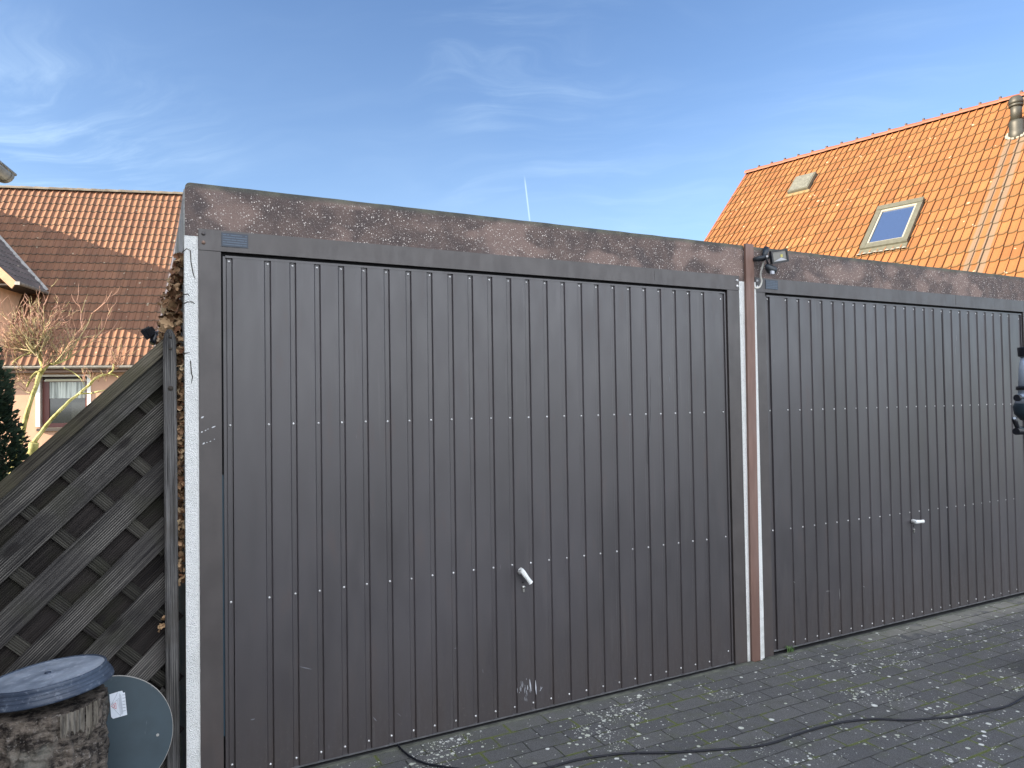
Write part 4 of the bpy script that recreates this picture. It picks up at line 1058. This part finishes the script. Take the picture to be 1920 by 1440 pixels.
# ------------------------------------------------------------------ bare tree
bt = empty('pollarded_tree', (-1.45, 6.2, 0), 'bare pollarded tree with algae yellow limbs and pinkish twigs in front of the window', 'tree')
DY = 6.0
def TP(u, v, dy=0.): return atY(u, v, DY+dy)
pm = 1331/8.3
limbs = [([(30, 860), (45, 800), (57, 755), (67, 725), (76, 700), (82, 690)], [10, 8, 7, 7, 8, 8], 0),
         ([(82, 690), (76, 672), (71, 655), (66, 645)], [7.5, 6, 5, 4], 0),
         ([(82, 690), (92, 684), (105, 682), (120, 676), (132, 670)], [7, 5, 4, 3.4, 2.8], 0),
         ([(64, 830), (85, 800), (110, 772), (130, 752), (146, 740), (155, 733)], [7.5, 6, 5.2, 4.6, 4.2, 4], -.3),
         ([(155, 733), (166, 724), (176, 712), (190, 704), (202, 702), (212, 694), (213, 682)], [4.6, 4.6, 4.4, 3.8, 3.2, 2.6, 2], -.3),
         ([(150, 738), (168, 738), (184, 734), (197, 732)], [3.2, 2.6, 2.2, 1.2], -.3),
         ([(205, 701), (215, 704), (222, 708)], [2.4, 2, 1.2], -.3),
         ([(66, 660), (50, 664), (34, 672), (22, 682)], [3.4, 2.6, 2.2, 1.5], .2),
         ([(78, 694), (66, 700), (56, 712), (50, 726)], [4.4, 4, 3.6, 3], .15),
         ([(120, 690), (140, 700), (152, 712), (158, 722)], [2., 1.6, 1.4, 1], .1)]
b = MB(); knots = []
for pts, rad, dy in limbs:
    P_ = spline([TP(u, v, dy+.05*math.sin(i*2.)) for i, (u, v) in enumerate(pts)], 6); n = len(P_)
    rr = []
    for i in range(n):
        t_ = i/(n-1)*(len(rad)-1); k = min(int(t_), len(rad)-2); f_ = t_-k
        rr.append((rad[k]*(1-f_)+rad[k+1]*f_)/pm*(1+.16*noise.noise(P_[i]*14))*.50)
    b.tube([p+Vector((.006*noise.noise(p*9), 0, .006*noise.noise(p*11))) for p in P_], rr, 8)
b.tube([TP(30, 860), Vector((-1.62, 6.0, 0))], [.055, .08], 10); b.tube([TP(64, 830, -.3), Vector((-1.6, 5.9, 0))], [.045, .06], 10)
b.build('trunk', M_LIMB, bt)
by, bp_ = MB(), MB()
def twig(u, v, ang, L, r, depth, dy=0.):
    p = TP(u, v, dy); pts = [p]; a = ang; n = 5; px, py, d_ = u, v, dy
    for i in range(n):
        a += random.gauss(0, .16); a += (pi/2-a)*.10
        px += cos(a)*L/n; py -= sin(a)*L/n; d_ += random.gauss(0, .03); pts.append(TP(px, py, d_))
        if depth > 0 and random.random() < .55: twig(px, py, a+random.choice((-1, 1))*random.uniform(.35, .9), L*random.uniform(.35, .65), r*.6, depth-1, d_)
    (by if depth >= 2 or random.random() < .25 else bp_).tube(pts, [r/pm*(1-.72*i/n) for i in range(n+1)], 4, cap=False)
for i in range(38):
    twig(66+random.gauss(0, 7), 655+random.gauss(0, 10), random.uniform(.35, 2.95), random.uniform(30, 72), random.uniform(1.0, 1.8), 2, random.uniform(-.15, .15))
for i in range(12): twig(60, 660, random.uniform(2.3, 3.3), random.uniform(40, 75), 1.2, 2, random.uniform(-.1, .1))
for i in range(10):
    twig(80, 690, random.uniform(.5, 1.7), random.uniform(50, 95), 1.2, 1, random.uniform(-.1, .1))
for i in range(22):
    t_ = random.random(); twig(95+t_*40, 683-t_*14, random.uniform(.7, 2.0), random.uniform(18, 62), random.uniform(.6, 1.1), 2, random.uniform(-.1, .1))
twig(128, 672, .75, 95, 1.8, 2); twig(132, 670, .55, 85, 1.5, 2)
for i in range(16): twig(213+random.gauss(0, 3), 690+random.gauss(0, 4), random.uniform(.4, 2.6), random.uniform(15, 50), .8, 1, -.3)
for i in range(12): twig(random.uniform(150, 205), 715, random.uniform(.8, 2.2), random.uniform(8, 26), .7, 1, -.3)
for i in range(16): twig(random.uniform(30, 75), random.uniform(690, 740), random.uniform(1.8, 3.6), random.uniform(12, 40), .8, 1, .1)
for i in range(14): twig(5+random.uniform(-5, 30), random.uniform(655, 680), random.uniform(1.2, 2.2), random.uniform(30, 85), .7, 1, .3)
cr = by.build('straw_twigs', M_TWIGY, bt); bp_.build('crown', M_TWIG, bt)

# ------------------------------------------------------------------ conifer at the left edge
cf = empty('conifer', (-1.62, 3.9, 0), 'dense dark green conifer at the left edge behind the fence', 'conifer')
b = MB()
for i in range(15000):
    z = random.uniform(.0, 2.14); a = random.uniform(0, 2*pi)
    Rm = .43*(1-max(0, z-1.0)/1.35)**.6*(1+.10*noise.noise(Vector((cos(a)*2, sin(a)*2, z*3.2))))
    r = Rm*(1-.32*random.random()**1.6)*(1+.10*noise.noise(Vector((cos(a)*6, sin(a)*6, z*9))))
    r *= 1+.28*max(0, noise.noise(Vector((cos(a)*3.1+5, sin(a)*3.1, z*5.5))))
    c = Vector((-1.66+r*cos(a), 3.9+r*sin(a), z))
    out = Vector((cos(a), sin(a), random.uniform(.2, 1.3))).normalized(); s_ = out.orthogonal().normalized(); s_ = Matrix.Rotation(random.uniform(0, 6.3), 3, out) @ s_
    L = random.uniform(.025, .055); wd = L*random.uniform(.22, .4); rn_ = max(.01, min(1, random.random()*.75+.25*noise.noise(c*7)))
    b.face([c, c+out*L*.4+s_*wd, c+out*L, c+out*L*.5-s_*wd], rnd=rn_)
b.build('crown', M_CONI, cf)
b = MB(); b.tube([(-1.66, 3.9, 0), (-1.66, 3.9, 1.1), (-1.66, 3.9, 1.95)], [.07, .05, .015], 8); b.build('trunk', M_DRYV, cf)
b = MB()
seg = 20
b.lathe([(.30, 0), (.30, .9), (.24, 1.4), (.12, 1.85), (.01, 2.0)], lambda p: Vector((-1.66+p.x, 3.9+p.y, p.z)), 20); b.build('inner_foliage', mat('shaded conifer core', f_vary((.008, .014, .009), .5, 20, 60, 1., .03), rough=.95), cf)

# ------------------------------------------------------------------ stand at the right edge
TY = -.9
def S(u, v, dy=0.): return atY(u, v, TY+dy)
ax = S(1936, 760); sx0 = ax.x; pxm = 1331/((ax-CAM).dot(FW)); top_z, mid_z = S(1936, 654).z, S(1936, 728).z
sd = empty('equipment_stand', (sx0, TY, 0), 'silver tube stand with black clamps cut off by the right edge of the picture', 'stand')
def ringz(v): return S(1936, v).z
R_ = lambda px: px/pxm
MB().tube([(sx0, TY, ringz(668)), (sx0, TY, ringz(690)), (sx0, TY, ringz(738))], [R_(16), R_(19.5), R_(22)], 20).build('upper_tube', M_TUBE, sd)
MB().tube([(sx0, TY, ringz(651)), (sx0, TY, ringz(668))], [R_(21), R_(20)], 20).build('top_clamp', M_BLACK, sd, bevel=.002)
MB().tube([(sx0, TY, ringz(724)), (sx0, TY, ringz(731))], R_(25), 20).build('collar', M_BLACK, sd)
MB().tube([(sx0, TY, ringz(752)), (sx0, TY, ringz(762)), (sx0, TY, ringz(776)), (sx0, TY, ringz(788))], [R_(26), R_(31), R_(29), R_(19)], 24).build('joint', M_SLATE, sd)
MB().tube([(sx0, TY, ringz(738)), (sx0, TY, ringz(756))], [R_(23), R_(28)], 24).build('joint_cap', M_TUBE, sd)
p, q = S(1906, 746), S(1930, 746); MB().tube([p, p.lerp(q, .16), p.lerp(q, .2), q], [R_(6), R_(6.5), R_(2.5), R_(2.5)], 12).build('knob', M_BLACK, sd)
b = MB(); b.tube([S(1902, 783), S(1903.5, 790), S(1908, 802), S(1914, 806)], [R_(4.5), R_(4.6), R_(4), R_(7)], 10); b.tube([S(1905, 809), S(1936, 806)], [R_(6.5), R_(8)], 12); b.build('clamp_lever', M_BLACK, sd)
MB().tube([S(1902.3, 784, -.012), S(1902.3, 784, -.02)], R_(2.2), 10).build('lever_pin', M_TUBE, sd)
MB().tube([(sx0, TY, ringz(786)), (sx0, TY, .0)], R_(10), 16).build('lower_tube', M_BLACK, sd)
b = MB(); b.tube([(sx0, TY, .10), (sx0+.30, TY-.17, .012)], .012, 8); b.tube([(sx0, TY, .10), (sx0+.03, TY-.30, .012)], .012, 8); b.tube([(sx0, TY, .10), (sx0+.22, TY+.12, .012)], .012, 8); b.build('foot', M_BLACK, sd)
